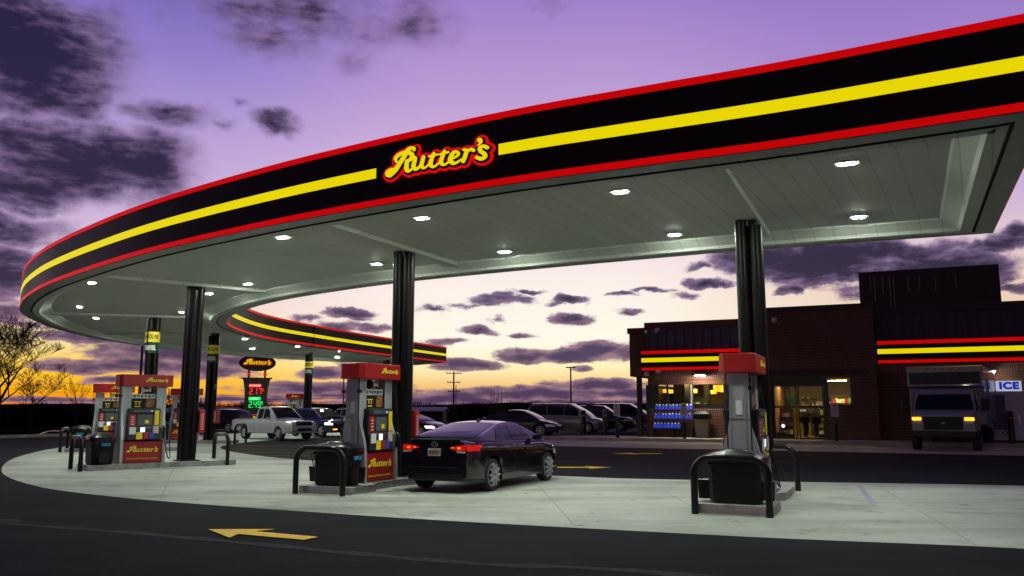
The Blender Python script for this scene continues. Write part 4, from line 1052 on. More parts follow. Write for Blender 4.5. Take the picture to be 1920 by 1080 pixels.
    for dx in S['seams']:                           # shut lines
        for sg in (1, -1):
            rows = [[(body_pt(dx + o_, z, .003)[0], sg * body_pt(dx + o_, z, .003)[1], z) for z in span(zw + .13, zb(dx) - .035, 6)] for o_ in (-.006, .006)]
            MB().loft(rows, False, False).build('door_seam', m_logok, t)
    return t
def plate(t, x, z, face, txt=None, mt=None, w=.15):
    p = MB().box(*sorted((x, x + face * .012)), -w, w, z - .075, z + .075, bev=.003).build('licence_plate', mt or material('plate_tan', (.5, .4, .3), .5, var=.1), t)
    q = MB()
    for k in range(7): q.box(*sorted((x + face * .012, x + face * .015)), -.12 + k * .036, -.095 + k * .036, z - .035, z + .035)
    q.build('plate_print', material('plate_print', (.12, .05, .06), .5), p)

def front_face(t, A, mt, z0, z1, w, nm, dx=.01, n=10, wt=None):
    """a curved sheet lying on the nose"""
    rows = []
    for j in range(5):
        z = z0 + (z1 - z0) * j / 4; ww = w + ((wt or w) - w) * j / 4; row = []
        for i in range(n + 1):
            y = -ww + 2 * ww * i / n; row.append((A['xf'] + A['xo'](A['xf'], z) + dx, y, z))
        rows.append(row)
    return MB().loft(rows, False, False).build(nm, mt, t, smooth=60)

def sedan_detail(t, A):
    xr = A['xr']; f = A['flank']; sp = A['span']
    # tail lamps wrap round the corner on to the rear face
    f([[(x, z) for x in sp(xr + .012, xr + (.46 if z > .87 else .36))] for z in (.83, .87, .91, .945)], m_tail, 'tail_lamp')
    for sg in (1, -1):
        pts = [(sg * .36, .885), (sg * .52, .845), (sg * .725, .83), (sg * .735, .945), (sg * .56, .935)]
        MB().prism_yz(pts, xr + .0 + .02, xr + .075).build('tail_lamp', m_tail, t)
        MB().box(xr + .012, xr + .0195, *sorted((sg * .56, sg * .63)), .868, .905, bev=.003).build('bulb', m_bulb, t); MB().box(xr + .012, xr + .0195, *sorted((sg * .42, sg * .47)), .885, .905, bev=.003).build('bulb', m_bulb, t)
        MB().prism_yz([(sg * .54, .80), (sg * .725, .79), (sg * .725, .822), (sg * .54, .832)], xr + .02, xr + .07).build('reverse_lamp', m_headl, t)
        f([[(x, z) for x in sp(A['xf'] - .62, A['xf'] - .05)] for z in (.62, .67, .72)], m_headl, 'headlamp', (sg,))
    MB().prism_yz([(-.62, .995), (.62, .995), (.58, 1.045), (-.58, 1.045)], xr + .06, xr + .2).build('boot_lip', A['paint'], t)
    plate(t, xr + .055, .80, -1)
    e = MB().lathe([(.05, 0), (.062, .004), (.05, .01), (.045, .004)], 24, 'x', (0, 0, 0), closed=True); 
    b = e.build('emblem', m_chrome, t, smooth=40); b.location = (xr + .062, 0, .955); b.scale = (-1, 1.35, .75)
    MB().loft([[(-.002, -.034 + k, -.035), (-.002, -.022 + k, -.035), (.012, -.010 + k, .035), (.012, -.022 + k, .035)] for k in (0,)] + [[(.008, -.034, -.035), (.008, -.022, -.035), (.014, -.010, .035), (.014, -.022, .035)]], True, True).build('emblem_bar', m_chrome, b)
    MB().box(.004, .01, .018, .03, -.035, .035).build('emblem_bar', m_chrome, b); MB().box(.004, .01, -.02, .02, -.006, .006).build('emblem_bar', m_chrome, b)
    MB().box(xr + .0, xr + .03, -.6, .6, .505, .515).build('bumper_trim', m_chrome, t)
    MB().box(xr + .03, xr + .12, -.62, .62, .26, .38, bev=.02).build('bumper_insert', m_blackm, t)
    p = A['topc'](-.42, 0)
    MB().loft([[(p.x - .09, -.02, p.z - .005), (p.x + .08, -.02, p.z - .005), (p.x + .08, .02, p.z - .005), (p.x - .09, .02, p.z - .005)], [(p.x - .07, -.004, p.z + .06), (p.x - .02, -.004, p.z + .055), (p.x - .02, .004, p.z + .055), (p.x - .07, .004, p.z + .06)]], True, True).build('roof_fin', A['paint'], t)
    f([[(x, z) for x in sp(-.95, .95, 10)] for z in (.33, .36)], m_blackm, 'side_moulding', d=.012)
    f([[(x, z) for x in sp(-1.6, 1.25, 14)] for z in (A['zc'](0) - .07, A['zc'](0) - .06)], m_chrome, 'belt_trim', d=.004)
    front_face(t, A, m_blackm, .32, .5, .45, 'grille')
    q = A['side'](-1.28, .5)
paint_blk = material('black_car_paint', (.004, .0036, .006), .2, spec=.5, coat=.9, var=.1)
SEDAN = dict(wb=2.7, W=1.775, x=(-2.28, 2.25), R=.325, r=.235, H=1.385, zs=.19, spokes=10, sw=.018,
    deck=[(-2.28, .98), (-2.0, 1.03), (-1.6, 1.02), (-.8, .985), (.4, .945), (1.15, .93), (1.6, .87), (2.0, .77), (2.25, .66)],
    cab=(-1.92, -.62, .22, 1.28), pr=.72, pf=.78, rw=.62, win=[(-1.18, -.42, .28, .02), (-.36, .62, .02, -.30)], mirror=.62, handles=(-.75, .2), seams=(-1.05, -.39, .85), detail=sedan_detail, mmat=None)
SEDAN['mmat'] = paint_blk
HD = Vector((.455, .89)).normalized()
make_car('black_sedan', 'shiny black sedan with lit red tail lights parked at the middle pump', 'car', SEDAN, paint_blk, (-.54, 18.72, .008), math.atan2(HD.y, HD.x))

def pickup_detail(t, A):
    f = A['flank']; sp = A['span']; xr, xf = A['xr'], A['xf']; P_ = A['paint']
    z = A['zc'](-1.5)
    MB().box(-2.8, -.75, -.66, .66, z + .016, z + .022).build('bed_cover', m_blackm, t)
    for sg in (1, -1): MB().box(-2.85, -.72, *sorted((sg * .68, sg * .8)), z - .02, z + .03, bev=.01).build('bed_rail', P_, t)
    f([[(x, q) for x in sp(-.715, -.695, 2)] for q in sp(.45, z - .06, 5)], m_logok, 'cab_gap', d=.006)
    f([[(x, q) for x in sp(xf - .55, xf - .06)] for q in (.78, .86, .96)], m_headl, 'headlamp')
    front_face(t, A, m_chrome, .77, .99, .50, 'grille_surround', .02); front_face(t, A, m_blackm, .79, .97, .46, 'grille', .03)
    for sg in (1, -1): front_face(t, A, m_headl, .78, .96, .0, 'headlamp', .012).location = (0, 0, 0)
    MB().box(xf - .09, xf + .05, -.80, .80, .47, .70, bev=.04).build('front_bumper', P_, t)
    MB().box(xf + .045, xf + .06, -.42, .42, .50, .64).build('air_intake', m_blackm, t)
    for sg in (1, -1):
        MB().lathe([(0, 0), (.06, 0), (.06, .02), (0, .02)], 14, 'x', (xf + .045, sg * .6, .58), closed=True).build('fog_lamp', m_headl, t)
        MB().box(xf - .10, xf + .012, *sorted((sg * .52, sg * .74)), .78, .95, bev=.02).build('headlamp', m_headl, t)
    MB().box(xr - .08, xr + .05, -.78, .78, .45, .62, bev=.02).build('rear_bumper', m_chrome, t)
    f([[(x, q) for x in sp(xr + .02, xr + .14)] for q in (.72, .86, .98)], m_tailoff, 'tail_lamp')
    for c in (A['wb'], -A['wb']):
        for sg in (1, -1):
            pr = []
            for k in range(13):
                a = math.pi * k / 12; pr.append((c + .46 * math.cos(a), .36 + .46 * math.sin(a)))
            rows = [[(x, sg * (A['body_pt'](x, max(min(zz, A['zc'](x) - .1), .4))[1] + o_), zz) for x, zz in pr] for o_ in (-.02, .035)]
            inner_ = [[(c + (x - c) * .86, sg * (A['body_pt'](x, max(min(zz, A['zc'](x) - .1), .4))[1] + .035), .36 + (zz - .36) * .86) for x, zz in pr]]
            MB().loft(rows + inner_, False, False).build('wheel_flare', P_, t, smooth=50)
paint_white = material('silver_white_paint', (.42, .43, .46), .3, .25, coat=.8, var=.05)
PICK = dict(wb=3.22, W=1.86, x=(-2.98, 2.55), R=.37, r=.215, H=1.76, zs=.38, spokes=6, sw=.035, rr=.2, kr=.06, rf=.6, kf=.2,
    deck=[(-2.98, 1.06), (-.7, 1.06), (.9, 1.06), (1.2, 1.07), (2.1, 1.02), (2.5, .95)], cab=(-.72, -.52, .35, 1.25), pr=.6, pf=.85, rw=.74, win=[(-.52, -.02, .05, 0), (.05, .78, .0, -.28)],
    mirror=.72, handles=(-.02,), seams=(.0, .92), detail=pickup_detail, tailx=[(.2, 0), (1.1, 0)], nosex=[(.2, .1), (.5, 0), (.9, .03), (1., .1)])
HP = Vector((.76, -.65)).normalized(); rzp = math.atan2(HP.y, HP.x)
make_car('pickup_truck', 'pale silver extended cab pickup truck parked in the middle distance', 'pickup truck', PICK, paint_white, (-12.75, 45.0, 0), rzp)

def suv_detail(lit=False, tail=True, rack=False):
    def fn(t, A):
        f = A['flank']; sp = A['span']; xr, xf = A['xr'], A['xf']; zf = A['zc'](xf)
        f([[(x, q) for x in sp(xf - .6, xf - .03)] for q in (zf - .13, zf - .05, zf + .0)], m_headon if lit else m_headl, 'headlamp')
        front_face(t, A, m_blackm, zf - .32, zf - .06, .42, 'grille', .012)
        front_face(t, A, m_chrome, zf - .06, zf - .04, .42, 'grille_trim', .018)
        f([[(x, q) for x in sp(xr + .02, xr + .25)] for q in (.85, .95, 1.05)], m_tailoff, 'tail_lamp')
        front_face(t, A, m_blackm, .3, .45, .6, 'air_intake', .012)
        if lit: MB().box(xf - .03, xf + .02, -.72, -.45, .42, .48).build('running_lamp', m_amber, t)
        if rack:
            for sg in (1, -1):
                p, q = A['topc'](-1.4, .82), A['topc'](.3, .82)
                MB().tube([(p.x, sg * p.y, p.z), (p.x + .1, sg * p.y, p.z + .06), (q.x - .1, sg * q.y, q.z + .06), (q.x, sg * q.y, q.z)], .02, 6).build('roof_rail', m_blackm, t)
        plate(t, xf + .012, zf - .38, 1, mt=m_white)
    return fn
paint_blue = material('blue_car_paint', (.01, .012, .09), .2, coat=1., spec=.6)
paint_dark = material('dark_car_paint', (.005, .0045, .008), .22, coat=.5, spec=.4)
paint_gold = material('silver_beige_paint', (.2, .185, .18), .3, .4, coat=.8)
SUV = dict(wb=2.65, W=1.82, x=(-2.2, 2.25), R=.35, r=.24, H=1.68, zs=.24, spokes=5, sw=.035, rr=.4, kr=.1,
    deck=[(-2.2, 1.05), (-1, 1.06), (.8, 1.03), (1.2, 1.03), (1.8, .97), (2.25, .84)], cab=(-2.12, -1.6, .15, 1.25), pr=.55, pf=.85, rw=.68, win=[(-1.75, -1.02, .15, 0), (-.96, -.18), (-.12, .75, 0, -.3)],
    mirror=.72, handles=(-.75, .1), seams=(-.99, -.15, .9), detail=suv_detail(True))
make_car('blue_suv', 'dark blue SUV with lit headlights just behind the white pickup', 'car', SUV, paint_blue, (-11.6, 50.3, 0), rzp)
SUV2 = dict(SUV, detail=suv_detail(False, rack=True))
make_car('silver_suv', 'silver SUV roof showing between the blue SUV and the middle pump', 'car', SUV2, paint_gold, (-11.2, 60.5, 0), rzp)
SED2 = dict(SEDAN, W=1.84, spokes=8, sw=.016, detail=suv_detail(True), mmat=None, hmat=None); SED2.pop('mmat'); SED2.pop('hmat')
make_car('dark_sedan', 'dark car with a lit headlamp half hidden right of the middle column', 'car', SED2, paint_dark, (-6.1, 49.5, 0), math.atan2(-.45, .9))
SED3 = dict(SED2, detail=suv_detail(False), H=1.46)
PK = Vector((.95, -.31)).normalized(); rzk = math.atan2(PK.y, PK.x)
make_car('dark_coupe', 'dark sedan with silver spoked wheels, first in the parked row left of the store', 'car', SED3, paint_dark, (.55, 47.5, .12), rzk, 'cars parked in a row left of the store')
VAN = dict(wb=2.95, W=1.96, x=(-2.5, 2.45), R=.36, r=.24, H=1.86, zs=.22, spokes=7, sw=.03, rr=.35, kr=.08,
    deck=[(-2.5, 1.05), (-1, 1.06), (1.0, 1.03), (1.4, 1.03), (2.0, .95), (2.45, .8)], cab=(-2.44, -2.1, .35, 1.75), pr=.5, pf=.88, rw=.72, win=[(-2.2, -1.1, .05, 0), (-1.04, .0), (.06, 1.15, 0, -.4)],
    mirror=1.0, handles=(-.2, .2), seams=(-1.05, .02, 1.15), detail=suv_detail(False, rack=True))
make_car('minivan', 'silver beige minivan behind the first dark parked sedan', 'car', VAN, paint_gold, (3.45, 52.0, .12), rzk, 'cars parked in a row left of the store')
make_car('dark_suv', 'dark SUV half hidden between the minivan and the store sign post', 'car', dict(SUV2, H=1.74), paint_dark, (6.0, 55.5, .12), rzk, 'cars parked in a row left of the store')
make_car('black_suv', 'dark tall SUV nearest the store corner, last of the parked row', 'car', dict(VAN, H=1.9, detail=suv_detail(False)), material('plum_car_paint', (.02, .012, .02), .25, coat=1.), (8.0, 58.5, .12), rzk, 'cars parked in a row left of the store')
make_car('dark_hatchback', 'dark car silhouette behind the hoop left of the white pickup', 'car', dict(SUV, detail=suv_detail(False), H=1.6), paint_dark, (-20.5, 58.5, 0), math.atan2(.3, -.95))
make_car('road_car', 'dark car with white and orange lights on the low road at far left', 'car', dict(SED3, detail=suv_detail(True)), paint_dark, (-44.5, 80.5, -1.95), math.atan2(-.6, -.8))

# ------------------------------------------------------------------ store
store = thing('convenience_store', 'dark brick convenience store with lit windows and red and yellow glowing bands', 'store', tuple(SP0), SRZ)
m_seam = material('standing_seam_metal', (.10, .095, .115), .5, .3, var=.12, vscale=.6)
m_cap = material('red_coping', (.10, .006, .012), .4, var=.1)
m_capd = material('dark_coping', (.02, .012, .018), .5)
m_dark = material('dark_frame', (.012, .012, .013), .4)
def U(px, py=780, d=0.): return wp(px, py, d)[0]
def Z(px, py, d=0.): return wp(px, py, d)[1]
uL0, uL1 = U(1213, 650), U(1440, 650)
uF0 = U(1180, 660)
DC = -.9
uC0, uC1 = U(1437, 700, DC), U(1643, 700, DC)
uR0, uR1 = uC1, 30.
zP = .15
zLt = Z(1213, 606); zLs = Z(1213, 618); zLf1 = Z(1213, 658); zLf0 = Z(1213, 694); zSo = Z(1213, 713); zW1 = Z(1230, 715); zW0 = Z(1230, 769)
# left wing
w = MB()
w.box(uL0, uC0, 0, .3, zSo - .25, zLf0 + .1); w.build('wall', brick, store)
MB().box(uL0 + .4, uC0, -.02, -.002, Z(1213, 712), Z(1213, 696)).build('soldier_course', soldier, store)
MB().box(U(1218), uC0, 0, .3, zP, zW0).build('wall', brick, store)
MB().box(U(1218), uC0, -.02, .34, zW0, zW0 + .07).build('window_sill', soldier, store)
p_ = MB().box(uL0, uC0, .02, .3, zLf0 + .1, zLt)
pn = p_.build('metal_panel', m_seam, store)
mb = MB(); u = uL0 + .1; step_ = (U(1397, 640) - U(1217, 640)) / 10.6
while u < uC0: mb.box(u, u + .05, -.03, .02, zLf1 - .05, zLs); u += step_
mb.build('standing_seam', material('seam_rib', (.05, .048, .058), .5, .3), pn)
MB().box(uL0 - .12, uC0, -.06, .36, zLs, zLt + .02).build('coping', m_cap, store)
# brick return at far left, standing over a dark porch
zFt = Z(1180, 625)
MB().box(uF0, uL0 - .002, .05, 5., Z(1180, 706), zFt - .02).build('wall', brick, store)
MB().box(uF0 - .1, uL0 - .125, -.02, 5.1, zFt - .019, zFt + .28).build('coping', m_cap, store)
MB().box(U(1192), U(1192) + .25, .3, .55, zP, Z(1180, 706)).build('porch_post', m_dark, store)
MB().box(U(1212) , U(1218) - .002, .02, 6.7, zP, zSo - .25).build('wall', m_dark, store)
pw = MB().box(U(1196), U(1212), 2.6, 2.7, zP, Z(1180, 706)).build('porch_door', m_dark, store)
MB().box(U(1202), U(1210), 2.58, 2.599, 1.7, 2.5).build('door_poster', material('yellow_poster', (.35, .28, .08), .6, col2=(.08, .06, .02), vscale=6, emit=(.9, .7, .2), estr=.06), pw)
# glowing bands
def lit_fascia(u0, u1, d, z0, z1, nm):
    f = MB().box(u0, u1, d, d + .35, z0, z1).build('fascia', m_fascia, store); h = z1 - z0
    MB().box(u0 - .01, u1 + .01, d - .02, d - .001, z1 - h * .155, z1 + .01).build('red_band', m_redlit, f)
    MB().box(u0 - .01, u1 + .01, d - .02, d - .001, z0 - .01, z0 + h * .135).build('red_band', m_redlit, f)
    MB().box(u0 - .01, u1 + .01, d - .018, d - .001, z0 + h * .42, z0 + h * .64).build('yellow_band', m_yellit, f)
lit_fascia(U(1203, 675, -.35), uC0 - .003, -.35, Z(1203, 694.5, -.35), Z(1203, 659, -.35), 'f')
# middle block
zCt = Z(1440, 577, DC); zCd = Z(1500, 704, DC)
uD0, uD1 = U(1444, 780, DC), U(1600, 780, DC)
c = MB(); c.box(uC0, uC1, DC, DC + .35, zCd, zCt - .25); c.build('wall', brick, store)
MB().box(uC0, uD0 - .002, DC, DC + .35, zP, zCd - .002).build('wall', brick, store)
MB().box(uD1 + .002, uC1, DC, DC + .35, zP, zCd - .002).build('wall', brick, store)
MB().box(uC0 - .08, uC1 + .08, DC - .06, DC + .42, zCt - .249, zCt).build('coping', m_capd, store)
MB().box(uC0, uC1 - .3, DC - .018, DC - .002, zCd + .02, zCd + .3).build('soldier_course', material('dark_brick_course', (.06, .03, .022), .85, var=.3, vscale=9), store)
for a, b_ in ((uC0, uC0 + .3), (uC1 - .3, uC1)): MB().box(a, b_, DC + .351, 6., zP, zCt - .26).build('side_wall', brick, store)
# right wing
zRt = Z(1750, 572); zRf1, zRf0 = Z(1652, 640, -.35), Z(1652, 681, -.35)
MB().box(uR0 + .002, uR1, 0, .3, zP, zRf0 + .1).build('wall', brick, store)
MB().box(uR0 + .03, uR1, -.018, -.002, Z(1660, 699), Z(1660, 685)).build('soldier_course', soldier, store)
pn = MB().box(uR0 + .085, uR1, .02, .3, zRf0 + .102, zRt - .3).build('metal_panel', material('dark_seam_metal', (.035, .034, .05), .5, .3, var=.1), store)
mb = MB(); u = uR0 + .3
while u < uR1: mb.box(u, u + .05, -.03, .02, zRf1 - .1, zRt - .4); u += .47
mb.build('standing_seam', m_capd, pn)
MB().box(uR0 + .085, uR1, -.08, .4, zRt - .3, zRt + .02).build('coping', m_capd, store)
lit_fascia(uR0 + .12, uR1, -.35, zRf0, zRf1, 'f')
# roof, back and interior shell
MB().box(uL0 + .02, uR1, .302, 9.5, zLf1 - .6, zLf1 - .45).build('roof', m_capd, store)
MB().box(uL0 + .02, uR1, 9.5, 9.8, zP, zLt - .3).build('rear_wall', m_capd, store)
m_inwall = material('warm_interior_wall', (.40, .29, .07), .8, var=.3, vscale=.8)
MB().box(uL0 + .05, uC1 - .31, 6.6, 6.7, zP, zLf1 - .61).build('interior_wall', m_inwall, store)
MB().box(uL0 + .05, uC1 - .31, .31, 6.6, zP - .05, zP + .012).build('interior_floor', material('tan_floor', (.22, .17, .1), .4, var=.15), store)
MB().box(uL0 + .05, uC1 - .31, .31, 6.6, zSo - .06, zSo).build('interior_ceiling', material('interior_ceiling', (.25, .21, .13), .8), store)
MB().box(uC0 + .31, uC1 - .31, DC + .36, .305, zCd - .06, zCd).build('interior_ceiling', material('interior_ceiling', (.25, .21, .13), .8), store)
MB().box(uC0 + .31, uC1 - .31, DC + .36, .305, zP - .05, zP + .012).build('interior_floor', MAT['tan_floor'], store)
zs0, zs1 = zW0 + .07, zW1
def window(u0, u1, d, z0, z1, bars=(), nm='window', rails=()):
    f = MB(); t_ = .06
    f.box(u0, u1, d, d + .1, z0, z0 + t_); f.box(u0, u1, d, d + .1, z1 - t_, z1); f.box(u0, u0 + t_, d + .002, d + .098, z0 + t_, z1 - t_); f.box(u1 - t_, u1, d + .002, d + .098, z0 + t_, z1 - t_)
    for b in bars: f.box(b - .05, b + .05, d + .004, d + .096, z0 + t_, z1 - t_)
    for b in rails: f.box(u0 + t_, u1 - t_, d + .006, d + .094, b - .05, b + .05)
    o = f.build(nm, m_dark, store); MB().box(u0 + t_ * .5, u1 - t_ * .5, d + .045, d + .055, z0 + t_ * .5, z1 - t_ * .5).build('pane', m_pane, o); return o
window(U(1234), U(1296), .05, zs0, zs1, (U(1252),)); window(U(1299), U(1360), .05, zs0, zs1); window(U(1366), uC0 - .05, .05, zs0, zs1)
MB().box(U(1218), U(1234) - .003, .03, .28, zs0, zs1).build('window_pier', m_dark, store)
MB().box(U(1296) + .003, U(1299) - .003, .03, .2, zs0, zs1).build('window_pier', m_silver, store)
MB().box(U(1360) + .003, U(1366) - .003, .03, .2, zs0, zs1).build('window_pier', m_dark, store)
zDt = Z(1500, 722, DC)
window(uD0, U(1495, 780, DC), DC + .1, zP + .02, zDt, (), 'window', (Z(1470, 763, DC),))
dr = window(U(1497, 780, DC), U(1546, 780, DC), DC + .1, zP + .02, zDt, (), 'door', (Z(1520, 763, DC),))
MB().box(U(1500, 780, DC), U(1512, 780, DC), DC + .05, DC + .095, Z(1505, 771, DC), Z(1505, 768, DC)).build('door_handle', m_chrome, dr)
window(U(1553, 780, DC), uD1, DC + .1, Z(1570, 762, DC), zCd - .06)
MB().box(U(1553, 780, DC), uD1, DC + .05, DC + .3, zP, Z(1570, 762, DC) - .003).build('low_wall', brick, store)
MB().box(uD0, U(1547, 780, DC), DC + .06, DC + .3, zDt + .003, zCd - .003).build('door_header', m_dark, store)
MB().box(U(1547, 780, DC) + .003, U(1553, 780, DC) - .003, DC + .05, DC + .3, zP, zCd - .003).build('door_pier', m_dark, store)
# rooftop plant screen
d_ = 3.2; a, b_ = U(1611, 540, d_), U(1876, 540, d_)
sc_ = MB().box(a, b_, d_, d_ + 3.5, zLt - .6, Z(1611, 511, d_)).build('rooftop_screen', material('plum_metal_screen', (.022, .014, .02), .5, .2, var=.15), store)
mb = MB()
for k in range(26): mb.box(a + .15 + k * (b_ - a - .3) / 25, a + .19 + k * (b_ - a - .3) / 25, d_ - .03, d_ - .001, zLt - .6, Z(1611, 511, d_) - .06)
mb.build('screen_rib', material('plum_metal_screen', (.022, .014, .02), .5), sc_)
mb = MB()
for px, l in ((1632, .9), (1640, 1.4), (1655, 1.0), (1668, 1.6), (1676, 1.8), (1703, .9), (1724, .8), (1754, .9), (1793, .7)):
    u = U(px, 540, d_); z = Z(px, 515, d_); mb.box(u, u + .025, d_ - .034, d_ - .0305, z - l, z - .1)
mb.build('bright_scratch', material('bare_metal_streak', (.3, .29, .28), .5, .5), sc_)
def sloc(o, u, d, z, rz=0): p = sw(u, d, z); o.location = p; o.rotation_euler = (0, 0, SRZ + rz); return o
# lamp over the window, floodlights
lm = thing('wall_lamp', 'lit white wall lamp above the store window shining on the bricks', 'wall lamp'); sloc(lm, U(1320), -.02, Z(1320, 705))
MB().box(-.3, .3, -.85, 0, 0, .12, bev=.02).build('housing', m_housing, lm); MB().box(-.25, .25, -.82, -.55, -.025, -.001).build('lens', material('lamp_lens', (.9, .9, .9), .4, emit=(1, .84, .66), estr=220.), lm)
cams = [(1213, 702, 'small white floodlight at the left end of the soldier course'), (1235, 696, 'small white camera right of the floodlight under the fascia'), (1233, 621, 'little white floodlight high on the grey metal panel'), (1452, 602, 'little white camera high on the dark middle brick block')]
c0 = None
for px, py, lb in cams:
    d = DC if px == 1452 else -.02
    if c0 is None:
        c0 = thing('security_camera', lb, 'security camera', group='cameras and floodlights on the store front'); MB().box(-.09, .09, -.3, -.05, -.1, .1, bev=.02).build('housing', material('white_plastic', (.6, .6, .62), .4), c0); MB().box(-.12, .12, -.05, 0, -.05, .16).build('bracket', MAT['white_plastic'], c0); t = c0
    else: t = dup(c0, (0, 0, 0), 0, lb)
    sloc(t, U(px, py, d), d, Z(px, py, d))
# interior: pendant lamps, shelves, ceiling strips
m_pend = material('lit_pendant_shade', (.8, .6, .2), .6, emit=lin(255, 190, 40), estr=1.6)
p0 = None
for k, (px, py, d, lb) in enumerate([(1248, 733, 3.0, 'left of the window mullion, first'), (1257, 734, 3.2, 'second, beside the first'), (1302, 733, 2.6, 'left in the middle window'), (1338, 735, 2.4, 'small one in the middle window'), (1347, 728, 1.8, 'largest in the middle window'), (1359, 729, 2.0, 'right in the middle window'), (1371, 731, 2.4, 'in the narrow right window'), (1377, 732, 2.0, 'rightmost, next to the pump upright')]):
    lb = 'glowing yellow pendant lamp inside the store, ' + lb
    if p0 is None:
        p0 = t = thing('pendant_lamp', lb, 'pendant lamp', group='pendant lamps inside the store')
        MB().lathe([(.16, -.13), (.2, -.13), (.2, .13), (.16, .13)], 18, closed=True).build('shade', m_pend, t, smooth=40); MB().tube([(0, 0, .1), (0, 0, .75)], .012, 6).build('cord', m_dark, t)
    else: t = dup(p0, (0, 0, 0), 0, lb)
    u_, z_ = wp(px, py, d); sloc(t, u_, d, z_); s_ = 1.35 if k in (4, 5) else .8; t.scale = (s_, s_, s_)
s0 = None
for (u0, d, lb) in ((uL0 + 2.0, 2.0, 'warm ceiling strip light above the left store window'), (uL0 + 5.2, 2.0, 'warm ceiling strip light above the middle store window'), (U(1470, 780, DC) , 1.4, 'warm ceiling strip light behind the left door pane'), (U(1560, 780, DC), 1.2, 'warm ceiling strip light behind the right store pane')):
    if s0 is None:
        s0 = t = thing('strip_light', lb, 'ceiling light', group='strip lights inside the store'); MB().box(-.7, .7, -.15, .15, -.05, 0).build('housing', m_white, t); MB().box(-.66, .66, -.12, .12, -.06, -.0505).build('diffuser', material('warm_strip', (.9, .8, .6), .5, emit=(1, .72, .2), estr=110.), t)
    else: t = dup(s0, (0, 0, 0), 0, lb)
    sloc(t, u0, d, zSo - .062 if u0 < uC0 else zSo - .062)
def shelf(u, d, w_, h_, lb, n):
    t = thing('display_shelf', lb, 'shelf', group='shelves inside the store'); sloc(t, u, d, zP + .012)
    MB().box(-w_ / 2, w_ / 2, .2, .24, 0, h_).build('back_panel', m_dark, t)
    for k in range(n): MB().box(-w_ / 2, w_ / 2, -.2, .199, .15 + k * (h_ - .2) / n, .18 + k * (h_ - .2) / n).build('shelf_board', m_wood, t)
    for k in range(n):
        x = -w_ / 2 + .05; q = 0
        mbs = [MB() for _ in range(4)]
        while x < w_ / 2 - .1:
            ww = .08 + .08 * random.random(); hh = .12 + .14 * random.random(); z = .182 + k * (h_ - .2) / n
            mbs[random.randrange(4)].box(x, x + ww, -.17, .1, z, z + hh); x += ww + .02
        for mm, mt in zip(mbs, (m_white, MAT['red_cabinet'], material('orange_pack', (.6, .25, .04), .5), material('green_pack', (.1, .3, .12), .5))):
            if mm.v: mm.build('packets', mt, t)['kind'] = 'stuff'
shelf(U(1575, 780, .6), .9, 1.5, 1.75, 'snack shelf with bright packets behind the right store pane', 4)
shelf(U(1540, 780, .6), 1.9, 1.0, 1.5, 'shelf of packets behind the two people in the doorway', 4)
shelf(U(1462, 780, .6), 1.2, 1.2, 1.5, 'low merchandise shelf behind the left door pane', 3)
shelf(U(1330), 1.2, 2.6, 1.75, 'long counter shelf of goods inside the middle store window', 3)
shelf(U(1262), 1.2, 2.2, 1.6, 'counter shelf of goods inside the left store window', 3)
shelf(U(1284), 2.6, 1.6, 2.1, 'tall dark shelf of goods behind the mullion of the left store window', 4)
shelf(U(1378), 2.4, 1.6, 1.9, 'shelf of goods in the narrow right store window', 4)
shelf(U(1590, 780, 1.6), 2.6, 1.6, 2.2, 'tall shelf of bright packets deep behind the right store pane', 5)
for px, w_, d_, z1_ in ((1271, .5, 4.5, 3.2), (1290, .35, 2.2, 3.4), (1306, .6, 4.8, 3.2), (1326, .3, 3.5, 3.4), (1453, .5, 5.2, 2.9), (1476, .2, 4.5, 3.2), (1549, .25, 3.8, 3.2)):
    u_ = U(px, 750, d_); MB().box(u_ - w_ / 2, u_ + w_ / 2, d_, d_ + .4, zP + .013, z1_).build('partition', m_dark, store)
cc = thing('drinks_cooler', 'tall dark drinks cooler with lit shelves deep inside the store', 'cooler'); sloc(cc, U(1565, 750, 5.2), 5.2, zP + .012)
MB().box(-1.3, 1.3, 0, .8, 0, 2.2).build('cabinet', m_dark, cc)
for k in range(4): MB().box(-1.2, 1.2, -.02, -.001, .4 + k * .42, .62 + k * .42).build('lit_shelf', material('lit_goods', (.5, .35, .2), .5, col2=(.1, .05, .04), vscale=9, emit=(1, .7, .4), estr=.12), cc)
bd = MB().box(-.3, .3, -.03, .03, -.28, .28).build('menu_board', m_dgreen); tag(bd, 'green hanging board inside the store left of the doorway', 'sign board'); sloc(bd, U(1487, 750, 1.5), 1.5, 2.15)
ds = thing('invented_stand', 'small made-up stand with two purple white glowing balls for the lights in the glass', 'stand-in'); sloc(ds, U(1460, 780, -.2), -.2, zP + .012)  # made-up stand, added to carry the violet lights seen in the glass
MB().box(-.4, .4, -.12, .12, 0, .3).build('cabinet', m_dark, ds)
for x, z in ((-.22, .52), (.2, .62)): MB().lathe([(0, -.08), (.06, -.05), (.08, 0), (.06, .05), (0, .08)], 12, 'z', (x, 0, z), closed=True).build('lamp', material('violet_glow', (.8, .7, .9), .4, emit=(.75, .6, 1), estr=6.), ds, smooth=60); MB().tube([(x, 0, .3), (x, 0, z - .06)], .02, 6).build('glow_stem', m_dark, ds)  # added glowing balls imitate small violet lights reflected in the pane

